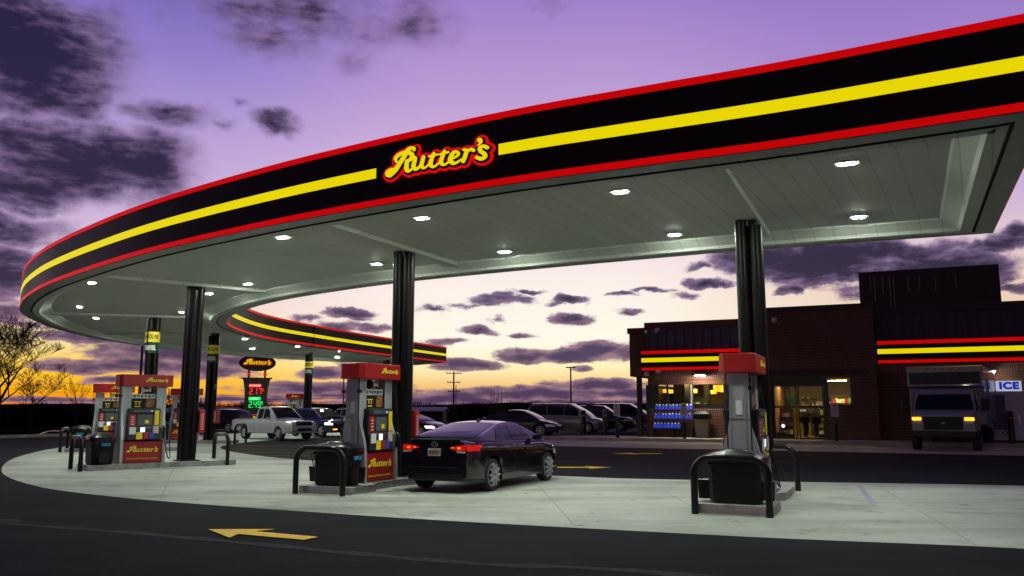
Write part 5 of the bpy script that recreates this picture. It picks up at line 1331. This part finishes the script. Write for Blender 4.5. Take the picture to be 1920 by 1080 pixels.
# washer fluid rack
ur, zr0 = wp(1226, 803, -.55); ur1 = U(1300, 803, -.55)
rk = thing('bottle_rack', 'black three tier wire rack of washer fluid by the brick wall', 'rack'); sloc(rk, ur, -.55, zP)
wr = ur1 - ur
for k, z in enumerate((.46, .95, 1.42)): MB().box(-.05, wr, -.16 + k * .12, .14 + k * .12, z - .03, z).build('shelf', m_blackm, rk)
for x in (0, wr * .5, wr - .06): MB().box(x, x + .05, .26, .31, 0, 1.65).build('upright', m_blackm, rk); MB().box(x, x + .05, -.14, .14, 0, .4).build('leg', m_blackm, rk)
bb = thing('washer_fluid_bottle', '', 'bottle', group='blue washer fluid bottles on the rack')
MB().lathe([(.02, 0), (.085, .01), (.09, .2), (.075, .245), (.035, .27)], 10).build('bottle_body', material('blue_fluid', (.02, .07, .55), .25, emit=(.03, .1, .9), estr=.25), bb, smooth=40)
MB().lathe([(.06, .255), (.04, .29), (.022, .33), (0, .335)], 8).build('cap', material('pale_cap', (.55, .65, .8), .4), bb)
MB().box(-.03, .03, -.097, -.088, .06, .17).build('label', material('pinkish_label', (.5, .3, .4), .5), bb)
first = True; row = ('bottom', 'middle', 'top'); ordn = ['first', 'second', 'third', 'fourth', 'fifth', 'sixth', 'seventh', 'eighth', 'ninth', 'tenth', 'eleventh', 'twelfth']
for k, z in enumerate((.46, .95, 1.42)):
    n = 8 if k == 0 else 11
    for j in range(n):
        lb = f'blue washer fluid bottle, {ordn[j]} from the left on the {row[k]} tier'; x = .06 + j * (wr - .1) / 11 + k * .03
        t = bb if first else dup(bb, (0, 0, 0), 0, lb); first = False; t['label'] = lb; sloc(t, ur + x, -.55 - .01 + k * .12, zP + z)
# bins, freezer, posts
tb = thing('litter_bin', 'tan fronted litter bin with dark hood against the brick wall', 'litter bin'); sloc(tb, U(1317, 790, -.5), -.5, zP)
MB().loft([[(-.3, -.28, 0), (.3, -.28, 0), (.3, .28, 0), (-.3, .28, 0)], [(-.34, -.32, .95), (.34, -.32, .95), (.34, .32, .95), (-.34, .32, .95)]]).build('body', material('tan_pebble_panel', (.3, .24, .17), .8, var=.3, vscale=14), tb)
MB().loft([[(-.42, -.38, .96), (.42, -.38, .96), (.42, .36, .96), (-.42, .36, .96)], [(-.42, -.38, 1.22), (.42, -.38, 1.22), (.42, .36, 1.22), (-.42, .36, 1.22)], [(-.25, -.2, 1.38), (.25, -.2, 1.38), (.25, .2, 1.38), (-.25, .2, 1.38)]]).build('hood', m_blackm, tb); MB().box(-.22, .22, -.386, -.379, 1.0, 1.16).build('opening', m_logok, tb)
fz = thing('ice_freezer', 'white ice freezer under the lit brick wall at the far right', 'freezer'); uf0, uf1 = U(1851, 780, -1.0), U(1990, 780, -1.0); zf = Z(1870, 734, -1.0); sloc(fz, uf0, -1.0, zP)
wf = uf1 - uf0
MB().box(0, wf, 0, .9, .1, zf - zP, bev=.02).build('cabinet', material('white_enamel', (.5, .5, .52), .35, var=.06), fz); MB().box(.05, wf - .05, .05, .85, 0, .099).build('plinth', m_dark, fz)
for k in range(2): dd = MB().box(.12 + k * wf / 2, wf / 2 - .06 + k * wf / 2, -.03, -.001, .3, zf - zP - .1, bev=.008).build('door', MAT['white_enamel'], fz); MB().box(wf / 2 - .2 + k * wf / 2, wf / 2 - .16 + k * wf / 2, -.08, -.031, .8, 1.2).build('handle', m_chrome, dd); MB().box(.2 + k * wf / 2, .75 + k * wf / 2, -.036, -.031, .55, zf - zP - .15).build('blue_panel', material('ice_blue_panel', (.02, .03, .16), .4), dd)
text('COOR', .24, material('dark_blue_print', (.02, .03, .12), .5), fz, (.55, -.037, .42))
ic = thing('ice_sign', 'lit white ICE sign with blue letters standing on the freezer', 'sign'); sloc(ic, U(1868, 725, -.7), -.7, zf + .02)
wi = U(1916, 725, -.7) - U(1868, 725, -.7)
MB().box(0, wi, 0, .15, 0, .46, bev=.015).build('panel', material('lit_white_panel', (.8, .8, .85), .4, emit=(.75, .78, 1), estr=.5), ic); text('ICE', .42, material('ice_letters', (.01, .03, .5), .4, emit=(.0, .08, .8), estr=.3), ic, (wi / 2, -.006, .23), 0, 'lettering', .006, 1.15, .028)
wl2 = thing('wall_lamp', 'lamp washing the brick wall above the ICE sign, partly behind the truck', 'wall lamp'); sloc(wl2, U(1856, 690), -.02, Z(1856, 697))
MB().box(-.2, .2, -.6, 0, 0, .1, bev=.02).build('housing', m_housing, wl2); MB().box(-.16, .16, -.57, -.35, -.025, -.001).build('lens', MAT['lamp_lens'], wl2)
def parking_sign(px, pyb, d, lb):
    t = thing('parking_sign', lb, 'parking sign', group='handicapped parking sign posts'); sloc(t, U(px, 800, d), d, zP)
    MB().lathe([(.09, 0), (.09, .75), (.08, .8), (0, .81)], 14).build('bollard_base', m_blackm, t, smooth=40); MB().tube([(0, .0, .7), (0, .0, 1.75)], .03, 8).build('post', m_wood, t)
    s = MB().box(-.17, .17, -.045, -.032, 1.12, 1.75).build('sign_plate', material('sign_white', (.5, .46, .46), .5, var=.1), t)
    m2 = MB().box(-.11, .11, -.05, -.0455, 1.42, 1.46); m2.box(-.11, .11, -.05, -.0455, 1.50, 1.52); m2.box(-.06, .06, -.05, -.0455, 1.58, 1.70); m2.box(-.12, .12, -.05, -.0455, 1.18, 1.2); m2.box(-.12, .12, -.05, -.0455, 1.24, 1.28); m2.box(-.1, .1, -.05, -.0455, 1.33, 1.36)
    m2.build('sign_print', material('sign_print', (.12, .10, .2), .5), s)
parking_sign(1157, 812, -2.2, 'parking sign post at the left corner of the pavement'); parking_sign(1283, 818, -2.2, 'parking sign post in front of the blue bottle rack'); parking_sign(1567, 818, -2.2, 'parking sign post in front of the dark brick right of the doors')
b0 = None
for px, d, r, lb in ((1093, 1.2, .2, 'thick black bollard in front of the silver minivan'), (1134, .6, .12, 'thin black bollard with a yellow top by the parked dark SUV'), (1896, -1.9, .13, 'dark bollard in front of the ice freezer')):
    if b0 is None: b0 = t = thing('bollard', lb, 'bollard', group='bollards by the store'); MB().lathe([(.15, -.15), (.15, 1.25), (.12, 1.33), (0, 1.36)], 16).build('post', m_black, t, smooth=40); MB().lathe([(.152, 1.0), (.156, 1.01), (.156, 1.08), (.152, 1.09)], 16).build('band', material('ochre_band', (.2, .15, .04), .6), t)
    else: t = dup(b0, (0, 0, 0), 0, lb)
    sloc(t, U(px, 800, d), d, zP); t.scale = (r / .15, r / .15, 1.05)

# ------------------------------------------------------------------ people in the doorway
def skin(name, verts, edges, mt, parent, sub=1):
    me = bpy.data.meshes.new(name); me.from_pydata([v[:3] for v in verts], edges, []); ob = bpy.data.objects.new(name, me); COL.objects.link(ob)
    md = ob.modifiers.new('s', 'SKIN'); sv_ = me.skin_vertices[0].data
    for i, v in enumerate(verts):
        r = v[3]; sv_[i].radius = r if isinstance(r, tuple) else (r, r); sv_[i].use_root = (i == 0)
    ob.modifiers.new('d', 'SUBSURF').levels = sub
    m2 = bpy.data.meshes.new_from_object(ob.evaluated_get(bpy.context.evaluated_depsgraph_get())); bpy.data.objects.remove(ob)
    m2.materials.clear(); m2.materials.append(mt); m2.polygons.foreach_set('use_smooth', [True] * len(m2.polygons)); return link(name, m2, parent)
def person(lb, u, d, face, jacket, trousers, cap):
    t = thing('person', lb, 'person', group='people inside the store entrance'); sloc(t, u, d, zP + .012, face); t.scale = (1.6, 1.3, 1.13)      # faces +x; winter coats, so bulky
    V = [(0, 0, .95, (.13, .16)), (0, 0, 1.15, (.11, .15)), (.01, 0, 1.36, (.11, .18)), (.02, 0, 1.50, .055), (.03, 0, 1.56, .055), (.05, 0, 1.66, (.095, .08)), (.055, 0, 1.74, (.085, .07)), (.125, 0, 1.63, .02)]
    E_ = [(0, 1), (1, 2), (2, 3), (3, 4), (4, 5), (5, 6), (5, 7)]
    for s in (-1, 1):
        o = len(V); V += [(0, s * .1, .86, .085), (.03, s * .11, .48, .055), (0, s * .11, .08, .04), (.14, s * .12, .03, .035)]; E_ += [(0, o), (o, o + 1), (o + 1, o + 2), (o + 2, o + 3)]
        o = len(V); V += [(.0, s * .22, 1.40, .06), (.06, s * .27, 1.12, .045), (.24, s * .2, 1.02, .03), (.31, s * .18, 1.02, .026)]; E_ += [(2, o), (o, o + 1), (o + 1, o + 2), (o + 2, o + 3)]
        for q in range(4): k = len(V); V += [(.37 + .01 * (q in (1, 2)), s * (.15 + q * .02), 1.015, .009), (.40, s * (.15 + q * .02), .99, .008)]; E_ += [(o + 3, k), (k, k + 1)]
        k = len(V); V += [(.33, s * .145, 1.04, .01)]; E_ += [(o + 3, k)]
    bd_ = skin('body', V, E_, material('skin_tone', (.35, .2, .14), .6), t)
    J = [(0, 0, .92, (.16, .19)), (0, 0, 1.15, (.14, .18)), (.01, 0, 1.38, (.13, .2)), (.02, 0, 1.49, (.08, .09))]; E2 = [(0, 1), (1, 2), (2, 3)]
    for s in (-1, 1): o = len(J); J += [(.0, s * .23, 1.40, .08), (.06, s * .28, 1.12, .062), (.22, s * .21, 1.03, .048)]; E2 += [(2, o), (o, o + 1), (o + 1, o + 2)]
    skin('jacket', J, E2, jacket, t)
    T = [(0, 0, .93, (.14, .17))]; E3 = []
    for s in (-1, 1): o = len(T); T += [(0, s * .1, .84, .1), (.03, s * .11, .48, .075), (0, s * .11, .11, .062)]; E3 += [(0, o), (o, o + 1), (o + 1, o + 2)]
    skin('trousers', T, E3, trousers, t)
    if cap: MB().lathe([(.105, 1.70), (.105, 1.76), (.085, 1.81), (0, 1.825)], 14, 'z', (.05, 0, 0)).box(.13, .24, -.07, .07, 1.70, 1.715).build('cap', jacket, t, smooth=40)
    else: MB().lathe([(.10, 1.66), (.112, 1.72), (.1, 1.79), (.05, 1.83), (0, 1.835)], 14, 'z', (.03, 0, 0)).build('hair', material('dark_hair', (.012, .01, .008), .6), t, smooth=60)
mj = material('black_coat', (.012, .012, .014), .8, var=.2)
person('person in a black coat leaning towards another in the store doorway', U(1509, 780, -.1), -.1, 0, mj, material('dark_jeans', (.02, .022, .03), .8), False)
person('person in a dark jacket and cap at the right of the doorway pair', U(1531, 780, -.05), -.05, math.pi, material('brown_jacket', (.02, .016, .014), .8), MAT['dark_jeans'], True)

# ------------------------------------------------------------------ moving truck parked nose out in front of the store
def make_truck():
    HT = Vector((-.565, -.825)).normalized(); c = Vector((17.1, 33.0))
    t = thing('moving_truck', 'white box truck with glowing amber corner lamps parked in front of the brick wall', 'truck', (c.x - HT.x * 1.2, c.y - HT.y * 1.2, .004), math.atan2(HT.y, HT.x)); t.scale = (1.1, 1.16, 1.05)
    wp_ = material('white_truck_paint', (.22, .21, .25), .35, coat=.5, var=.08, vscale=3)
    # x forward; nose at x = 1.2
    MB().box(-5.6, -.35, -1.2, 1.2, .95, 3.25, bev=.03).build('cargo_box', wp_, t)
    MB().box(-5.55, -.4, -.5, .5, .55, .949).build('chassis', m_blackm, t)
    lf = MB()
    lf.loft([[(-.349, -1.19, 2.35), (-.349, 1.19, 2.35), (-.349, 1.19, 3.24), (-.349, -1.19, 3.24)], [(.05, -1.19, 2.45), (.05, 1.19, 2.45), (.02, 1.19, 3.2), (.02, -1.19, 3.2)]], True, True)
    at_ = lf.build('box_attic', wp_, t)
    sgn = MB().box(.05, .062, -1.12, 1.12, 2.52, 2.98).build('name_panel', material('dark_name_panel', (.012, .02, .025), .5), at_)
    text('Budget', .34, material('dim_blue_print', (.035, .05, .09), .5), sgn, (.064, 0, 2.74), math.pi / 2)
    for y in (-.5, -.25, 0, .25, .5): MB().box(.03, .045, y - .06, y + .06, 3.1, 3.14).build('marker_lamp', m_tailoff, at_)
    MB().box(-5.4, -5.3, 1.201, 1.215, 3.1, 3.16).build('marker_lamp', m_tail, t); MB().box(-.6, -.5, 1.201, 1.215, 3.12, 3.18).build('marker_lamp', m_tail, t)
    MB().box(-2.2, -.9, 1.201, 1.206, 1.7, 2.7).build('side_graphic', material('blue_graphic', (.03, .08, .22), .5, var=.3), t)
    # cab
    def cab(x, w0, w1, z0, z1): return [(x, -w0, z0), (x, w0, z0), (x, w0 * 1.0, z0 + (z1 - z0) * .5), (x, w1, z1 - .05), (x, w1 - .06, z1), (x, -w1 + .06, z1), (x, -w1, z1 - .05), (x, -w0, z0 + (z1 - z0) * .5)]
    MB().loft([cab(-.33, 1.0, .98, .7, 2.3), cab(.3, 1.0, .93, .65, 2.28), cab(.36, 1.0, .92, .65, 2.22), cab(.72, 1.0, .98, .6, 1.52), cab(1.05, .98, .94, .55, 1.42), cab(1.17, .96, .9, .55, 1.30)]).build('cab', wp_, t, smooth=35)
    MB().loft([[(.395, -.80, 2.15), (.395, .80, 2.15)], [(.56, -.88, 1.85), (.56, .88, 1.85)], [(.735, -.92, 1.54), (.735, .92, 1.54)]], False, False).build('windscreen', m_glass, t)
    for s in (-1, 1):
        MB().loft([[(-.15, s * .985, 2.12), (.3, s * .965, 2.12)], [(-.15, s * 1.004, 1.5), (.62, s * 1.004, 1.5)]], False, False).build('side_window', m_glass, t)
        MB().box(1.12, 1.2, *sorted((s * .62, s * .93)), 1.0, 1.26, bev=.02).build('headlamp', m_headl, t)
        MB().box(1.14, 1.215, *sorted((s * .66, s * .95)), 1.13, 1.25, bev=.01).build('amber_lamp', m_amber, t)
        MB().box(.5, .62, *sorted((s * 1.12, s * 1.36)), 1.5, 1.95, bev=.03).build('door_mirror', m_blackm, t); MB().tube([(.5, s * .98, 1.6), (.55, s * 1.2, 1.62)], .02, 6).build('mirror_arm', m_blackm, t)
        for x, n_ in ((.55, 1), (-4.2, 2)):
            ty = link('tyre', TYT, t); ty.name = 'wheel'; ty.location = (x, s * .93, .40); ty.rotation_euler = (0, 0, 0 if s < 0 else math.pi); rm = link('rim', RIT, ty); rm.location = (0, -.1, 0)
    MB().box(1.171, 1.20, -.60, .60, .78, 1.27).build('grille', m_blackm, t); MB().box(1.2, 1.206, -.06, .06, 1.0, 1.05).build('emblem', m_chrome, t)
    MB().box(1.1, 1.3, -1.0, 1.0, .50, .74, bev=.03).build('front_bumper', m_blackm, t)
    return t
TYT = make_tyre(.40, .22, .24); RIT = make_rim(.22, 6, .04, m_grey)
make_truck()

# ------------------------------------------------------------------ price pylon
py = thing('price_sign', 'dark waisted price sign with lit prices and an oval script sign on top', 'price sign'); pc = atY(478, 790, 66); py.location = (pc.x, 66, -.02); py.rotation_euler = (0, 0, R(16))
prof = [(1.02, 0), (1.0, .5), (.92, 1.4), (.86, 2.3), (.88, 3.1), (1.0, 3.8), (1.06, 4.0)]
def tower(sc, y0, y1):
    return [(-w_ * sc, z) for w_, z in prof] + [(w_ * sc, z) for w_, z in prof[::-1]]
MB().prism_xz(tower(1, 0, 0), -.35, .35).build('tower', material('brown_black_cladding', (.02, .012, .01), .4), py, smooth=30)
MB().box(-1.18, 1.18, -.42, .42, 4.001, 4.09).build('ledge', material('maroon_ledge', (.06, .012, .012), .5), py)
mb = MB(); mb.loft([[(.89 * w_ / 1.0, -.352, z), (.93 * w_, -.362, z), (.97 * w_, -.352, z)] for w_, z in prof], False, False); mb.build('lit_edge', material('lit_edge', (.2, .1, .03), .35, .6), py)  # light along the tower's right edge, put in as a brown metallic colour
for x in (-.62, .62):
    MB().tube([(x, 0, 4.09), (x, 0, 4.75)], .08, 10).build('post', m_dark, py)
    MB().lathe([(.09, 4.26), (.2, 4.3), (.09, 4.36), (.09, 4.40), (.2, 4.45), (.09, 4.5)], 12, 'z', (x, 0, 0)).build('collar', m_redlit, py)
el_ = []
for k in range(36): a_ = 2 * math.pi * k / 36; el_.append((1.42 * math.cos(a_), 5.27 + .65 * math.sin(a_)))
ov = MB().prism_xz(el_, -.22, .22).build('oval_sign', material('black_sign_face', (.01, .008, .008), .35), py, smooth=40)
o3 = place_logo(ov, (0, -.235, 5.27), 2.1)
m_r = material('red_led', (.3, .01, .01), .5, emit=lin(255, 45, 20), estr=1.3); m_g = material('green_led', (.01, .3, .1), .5, emit=lin(20, 250, 110), estr=1.1)
SEG = {'0': 'abcdef', '1': 'bc', '2': 'abged', '4': 'fgbc', '7': 'abc', '9': 'abcdfg'}
def digit(mb, ch, x, z, w_, h_, th=.05):
    for s in SEG[ch]:
        if s in 'agd': zz = {'a': z + h_ - th, 'g': z + h_ / 2 - th / 2, 'd': z}[s]; mb.box(x + th * .6, x + w_ - th * .6, -.372, -.36, zz, zz + th)
        else:
            xx = x if s in 'fe' else x + w_ - th; z0 = z + (h_ / 2 if s in 'fb' else 0); mb.box(xx, xx + th, -.372, -.3602, z0 + th * .4, z0 + h_ / 2 - th * .4)
for (z, dg, mt, nm, lab_) in ((2.75, '217', m_r, 'red_price', 'UNLEADED'), (1.72, '249', m_g, 'green_price', 'DIESEL')):
    hd = MB().box(-.55, .35, -.372, -.351, z + .58, z + .84).build('grade_header', m_r if mt is m_r else m_g, py); text(lab_, .17, material('lit_white_print', (.9, .9, .9), .5, emit=(1, 1, 1), estr=1.), hd, (-.1, -.376, z + .71))
    mb = MB()
    for i, ch in enumerate(dg): digit(mb, ch, -.52 + i * .30 + (.06 if i else 0), z, .24, .5, .062)
    mb.box(-.24, -.19, -.372, -.36, z, z + .06); digit(mb, '9', .42, z + .22, .12, .28, .035)
    mb.build('price_digits', mt, py)
ring_ = []
for sc in (1, .86):
    ring_.append([(-.1 + .46 * sc * math.cos(2 * math.pi * k / 28), -.372, .98 + .22 * sc * math.sin(2 * math.pi * k / 28)) for k in range(28)])
MB().loft(ring_, True, False).build('oval_logo', material('pink_neon', (.5, .05, .1), .5, emit=lin(255, 70, 90), estr=1.), py)
mb = MB()
for k in range(5): mb.box(-.28 + k * .11, -.22 + k * .11, -.372, -.36, .88 + .03 * (k % 2), 1.06)
mb.build('logo_lettering', m_logoy, py)

# ------------------------------------------------------------------ poles, wires
def pole(name, lb, px, ptop, Y, r, z0=-1.9):
    b_ = atY(px, ptop, Y); t = thing(name, lb, name.replace('_', ' '), (b_.x, Y, z0)); h_ = b_.z - z0
    MB().lathe([(r * 1.2, 0), (r * .8, h_), (0, h_ + .02)], 10).build('pole', m_wood if name == 'utility_pole' else m_dark, t, smooth=40); return t, h_
t, h_ = pole('utility_pole', 'wooden utility pole with three crossarms in front of the sunset clouds', 851, 697, 150, .16)
for z, w_ in ((h_ - .35, 1.4), (h_ - 2.0, 1.2), (h_ - 3.6, 1.1)):
    a_ = MB().box(-w_, w_, -.06, .06, z, z + .12).build('crossarm', m_wood, t)
    for x in (-w_ + .1, -w_ * .5, w_ * .5, w_ - .1): MB().lathe([(.05, z + .121), (.07, z + .2), (.03, z + .34), (0, z + .35)], 8, 'z', (x, 0, 0)).build('insulator', m_grey, a_)
MB().tube([(-1., 0, h_ - 3.5), (-.1, .0, h_ - 4.6)], .03, 6).build('brace', m_wood, t); MB().tube([(1., 0, h_ - 3.5), (.1, 0, h_ - 4.6)], .03, 6).build('brace', m_wood, t)
pole('utility_pole', 'thin bare wooden pole just right of the crossarm pole', 855, 722, 152, .08)
for k, (px, pt) in enumerate(((921, 729), (926, 730), (931, 745), (934, 729), (940, 731))):
    nm = ('leftmost', 'second from the left', 'short middle', 'second from the right', 'rightmost')[k]; t, h_ = pole('steel_pole', nm + ' of the cluster of thin dark poles beyond the sedan', px, pt, 120, .05); t['group'] = 'cluster of thin poles in the field'
t, h_ = pole('lamp_post', 'tall lamp post rising behind the minivan', 1070, 690, 95, .1)
MB().box(-.55, .55, -.12, .12, h_, h_ + .12).build('lamp_arm', m_dark, t)
t, h_ = pole('lamp_post', 'dark lamp post left of the banded column at the left cluster', 268, 638, 62, .11)
pole('steel_pole', 'short dark post standing in the field left of the middle column', 690, 742, 110, .06)
for (a_, b2, lb) in (((105, 716), (640, 741), 'upper thin power line crossing the sunset at left'), ((105, 729), (640, 747), 'lower thin power line crossing the sunset at left')):
    p, q = atY(*a_, 170), atY(*b2, 170); pts = [p.lerp(q, i / 16) - Vector((0, 0, 1.1 * math.sin(math.pi * i / 16))) for i in range(17)]
    tag(MB().tube(pts, .035, 5).build('power_line', m_dark), lb, 'power line', 'power lines')

# ------------------------------------------------------------------ bare trees, thicket, hills
def bare_tree(lb, loc, h_, spread, seed, levels=5, group='bare trees', lean=0.):
    rnd = random.Random(seed); t = thing('bare_tree', lb, 'tree', loc, 0, group); tr, br = MB(), MB()
    def grow(p, d, ln, r, lv):
        pts = [p]; rs = [r]; dd = d.copy(); n = 4
        for i in range(n):
            dd = (dd + Vector((rnd.uniform(-1, 1), rnd.uniform(-1, 1), rnd.uniform(-.3, .7))) * .16).normalized(); pts.append(pts[-1] + dd * ln / n); rs.append(max(r * (1 - .55 * (i + 1) / n), .014))
        (tr if lv >= levels - 0 else br).tube(pts, rs, 6 if lv > 2 else 3, cap=False)
        if lv == 0: return
        for k in range(rnd.choice((3, 4, 4)) if lv > 1 else 4):
            i = rnd.choice((2, 3, 4, 4)) if lv < levels else rnd.choice((2, 3, 4)); a = rnd.uniform(0, 6.28)
            nd = (dd * .75 + Vector((math.cos(a) * spread, math.sin(a) * spread, rnd.uniform(.0, .5)))).normalized()
            grow(pts[i], nd, ln * rnd.uniform(.55, .8), rs[i] * .75, lv - 1)
    grow(Vector((0, 0, 0)), Vector((lean, 0, 1)), h_ * .33, h_ * .018, levels)
    tr.build('trunk', m_bark, t); br.build('crown', m_bark, t); return t
def tree_at(lb, px, Y, ptop, spread, seed, levels=5, lean=0., up=1.0):
    b_ = atY(px, ptop, Y); return bare_tree(lb, (b_.x, Y, -1.95), (b_.z + 1.95) * up, spread, seed, levels, lean=lean)
tree_at('large bare tree at the left edge against the orange sky', 12, 70, 600, .85, 3, 6, .05, 1.5)
tree_at('smaller bare tree right of the large one at the left edge', 62, 78, 690, .9, 11, 5, .1, 1.4)
tree_at('slim bare sapling behind the leftmost pump', 146, 120, 690, .45, 5, 4); tree_at('slim bare sapling right of the left pumps', 308, 120, 715, .45, 6, 4)
tree_at('bare tree beyond the price sign, beside the banded column', 560, 130, 718, .45, 8, 4); tree_at('thin bare tree left of the middle pump', 640, 130, 728, .5, 9, 4)
tree_at('bare shrub between the dark parked SUV and the store corner', 1172, 75, 722, .9, 10, 4); tree_at('small bare sapling beyond the parked dark sedan', 972, 160, 738, .5, 13, 4); tree_at('small bare sapling above the minivan roof', 1142, 150, 735, .5, 14, 4)
# thicket: a dense band of twigs nobody could count
th = MB(); rr_ = random.Random(4)
for k in range(2600):
    px = rr_.uniform(-80, 640) if k < 1900 else rr_.uniform(640, 1320); Y = rr_.uniform(150, 240)
    top_ = (764 - 9 * abs(math.sin(px * .021)) * rr_.random() - 5 * rr_.random()) if px < 260 else (763 - 7 * abs(math.sin(px * .03)) - 5 * rr_.random())
    b_ = atY(px, top_, Y); base = Vector((b_.x, Y, -2.)); h2 = b_.z + 2.
    d1 = Vector((rr_.uniform(-.25, .25), 0, 1)); th.tube([base, base + d1 * h2 * .5, base + Vector((d1.x * h2 * 1.6, rr_.uniform(-.5, .5), h2))], [.14, .09, .02], 3, cap=False)
    for q in range(3):
        s_ = base + d1 * h2 * rr_.uniform(.4, .8); th.tube([s_, s_ + Vector((rr_.uniform(-1.2, 1.2), rr_.uniform(-.5, .5), rr_.uniform(.5, 1.6)))], [.06, .015], 3, cap=False)
o = th.build('thicket', m_bark); struct(o, 'stuff'); o['label'] = 'dark bare thicket along the far edge of the field'; o['category'] = 'thicket'
def ridge(name, Y, f_, mat_, depth):
    xs_ = range(-900, 2900, 12); mb = MB(); r0, r1, r2 = [], [], []
    for px in xs_:
        p = atY(px, f_(px), Y); r0.append((p.x, Y - 10, -3)); r1.append(tuple(p)); r2.append((p.x, Y + depth, -3))
    mb.loft([r0, r1, r2], False, False); return struct(mb.build(name, mat_, smooth=60))
from mathutils import noise as mn
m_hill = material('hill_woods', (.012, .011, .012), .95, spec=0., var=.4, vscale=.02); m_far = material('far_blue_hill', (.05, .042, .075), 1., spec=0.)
ridge('wooded_rise', 330, lambda x: 768 - 7 * max(0, mn.noise(Vector((x * .006, 1, 0))) + .35) - 3.5 * mn.noise(Vector((x * .06, 5, 0))) - 1.5 * mn.noise(Vector((x * .23, 5, 0))) - (8 if 720 < x < 1180 else 0) * math.sin(math.pi * (x - 720) / 460), m_hill, 120)
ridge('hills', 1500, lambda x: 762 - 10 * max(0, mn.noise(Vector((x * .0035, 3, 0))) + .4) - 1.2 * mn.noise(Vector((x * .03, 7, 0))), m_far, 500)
# low dark buildings in the field behind the pumps
for (px0, px1, yt, Y, lb) in ((295, 420, 775, 95, 'long low pale roofed shed behind the left pumps'), (700, 830, 772, 120, 'low dark shed behind the middle column')):
    a_, b_ = atY(px0, yt, Y), atY(px1, yt, Y); t = thing('shed', lb, 'shed', ((a_.x + b_.x) / 2, Y, -1.9)); w_ = (b_.x - a_.x) / 2; h_ = a_.z + 1.9
    MB().box(-w_, w_, 0, 8, 0, h_).build('wall', material('dark_cladding', (.03, .025, .03), .8), t); MB().prism_yz([(-.4, h_), (4, h_ + .5), (8.4, h_), (8.4, h_ + .15), (4, h_ + .7), (-.4, h_ + .15)], -w_ - .3, w_ + .3).build('roof', material('pale_roof', (.2, .18, .22), .6), t)
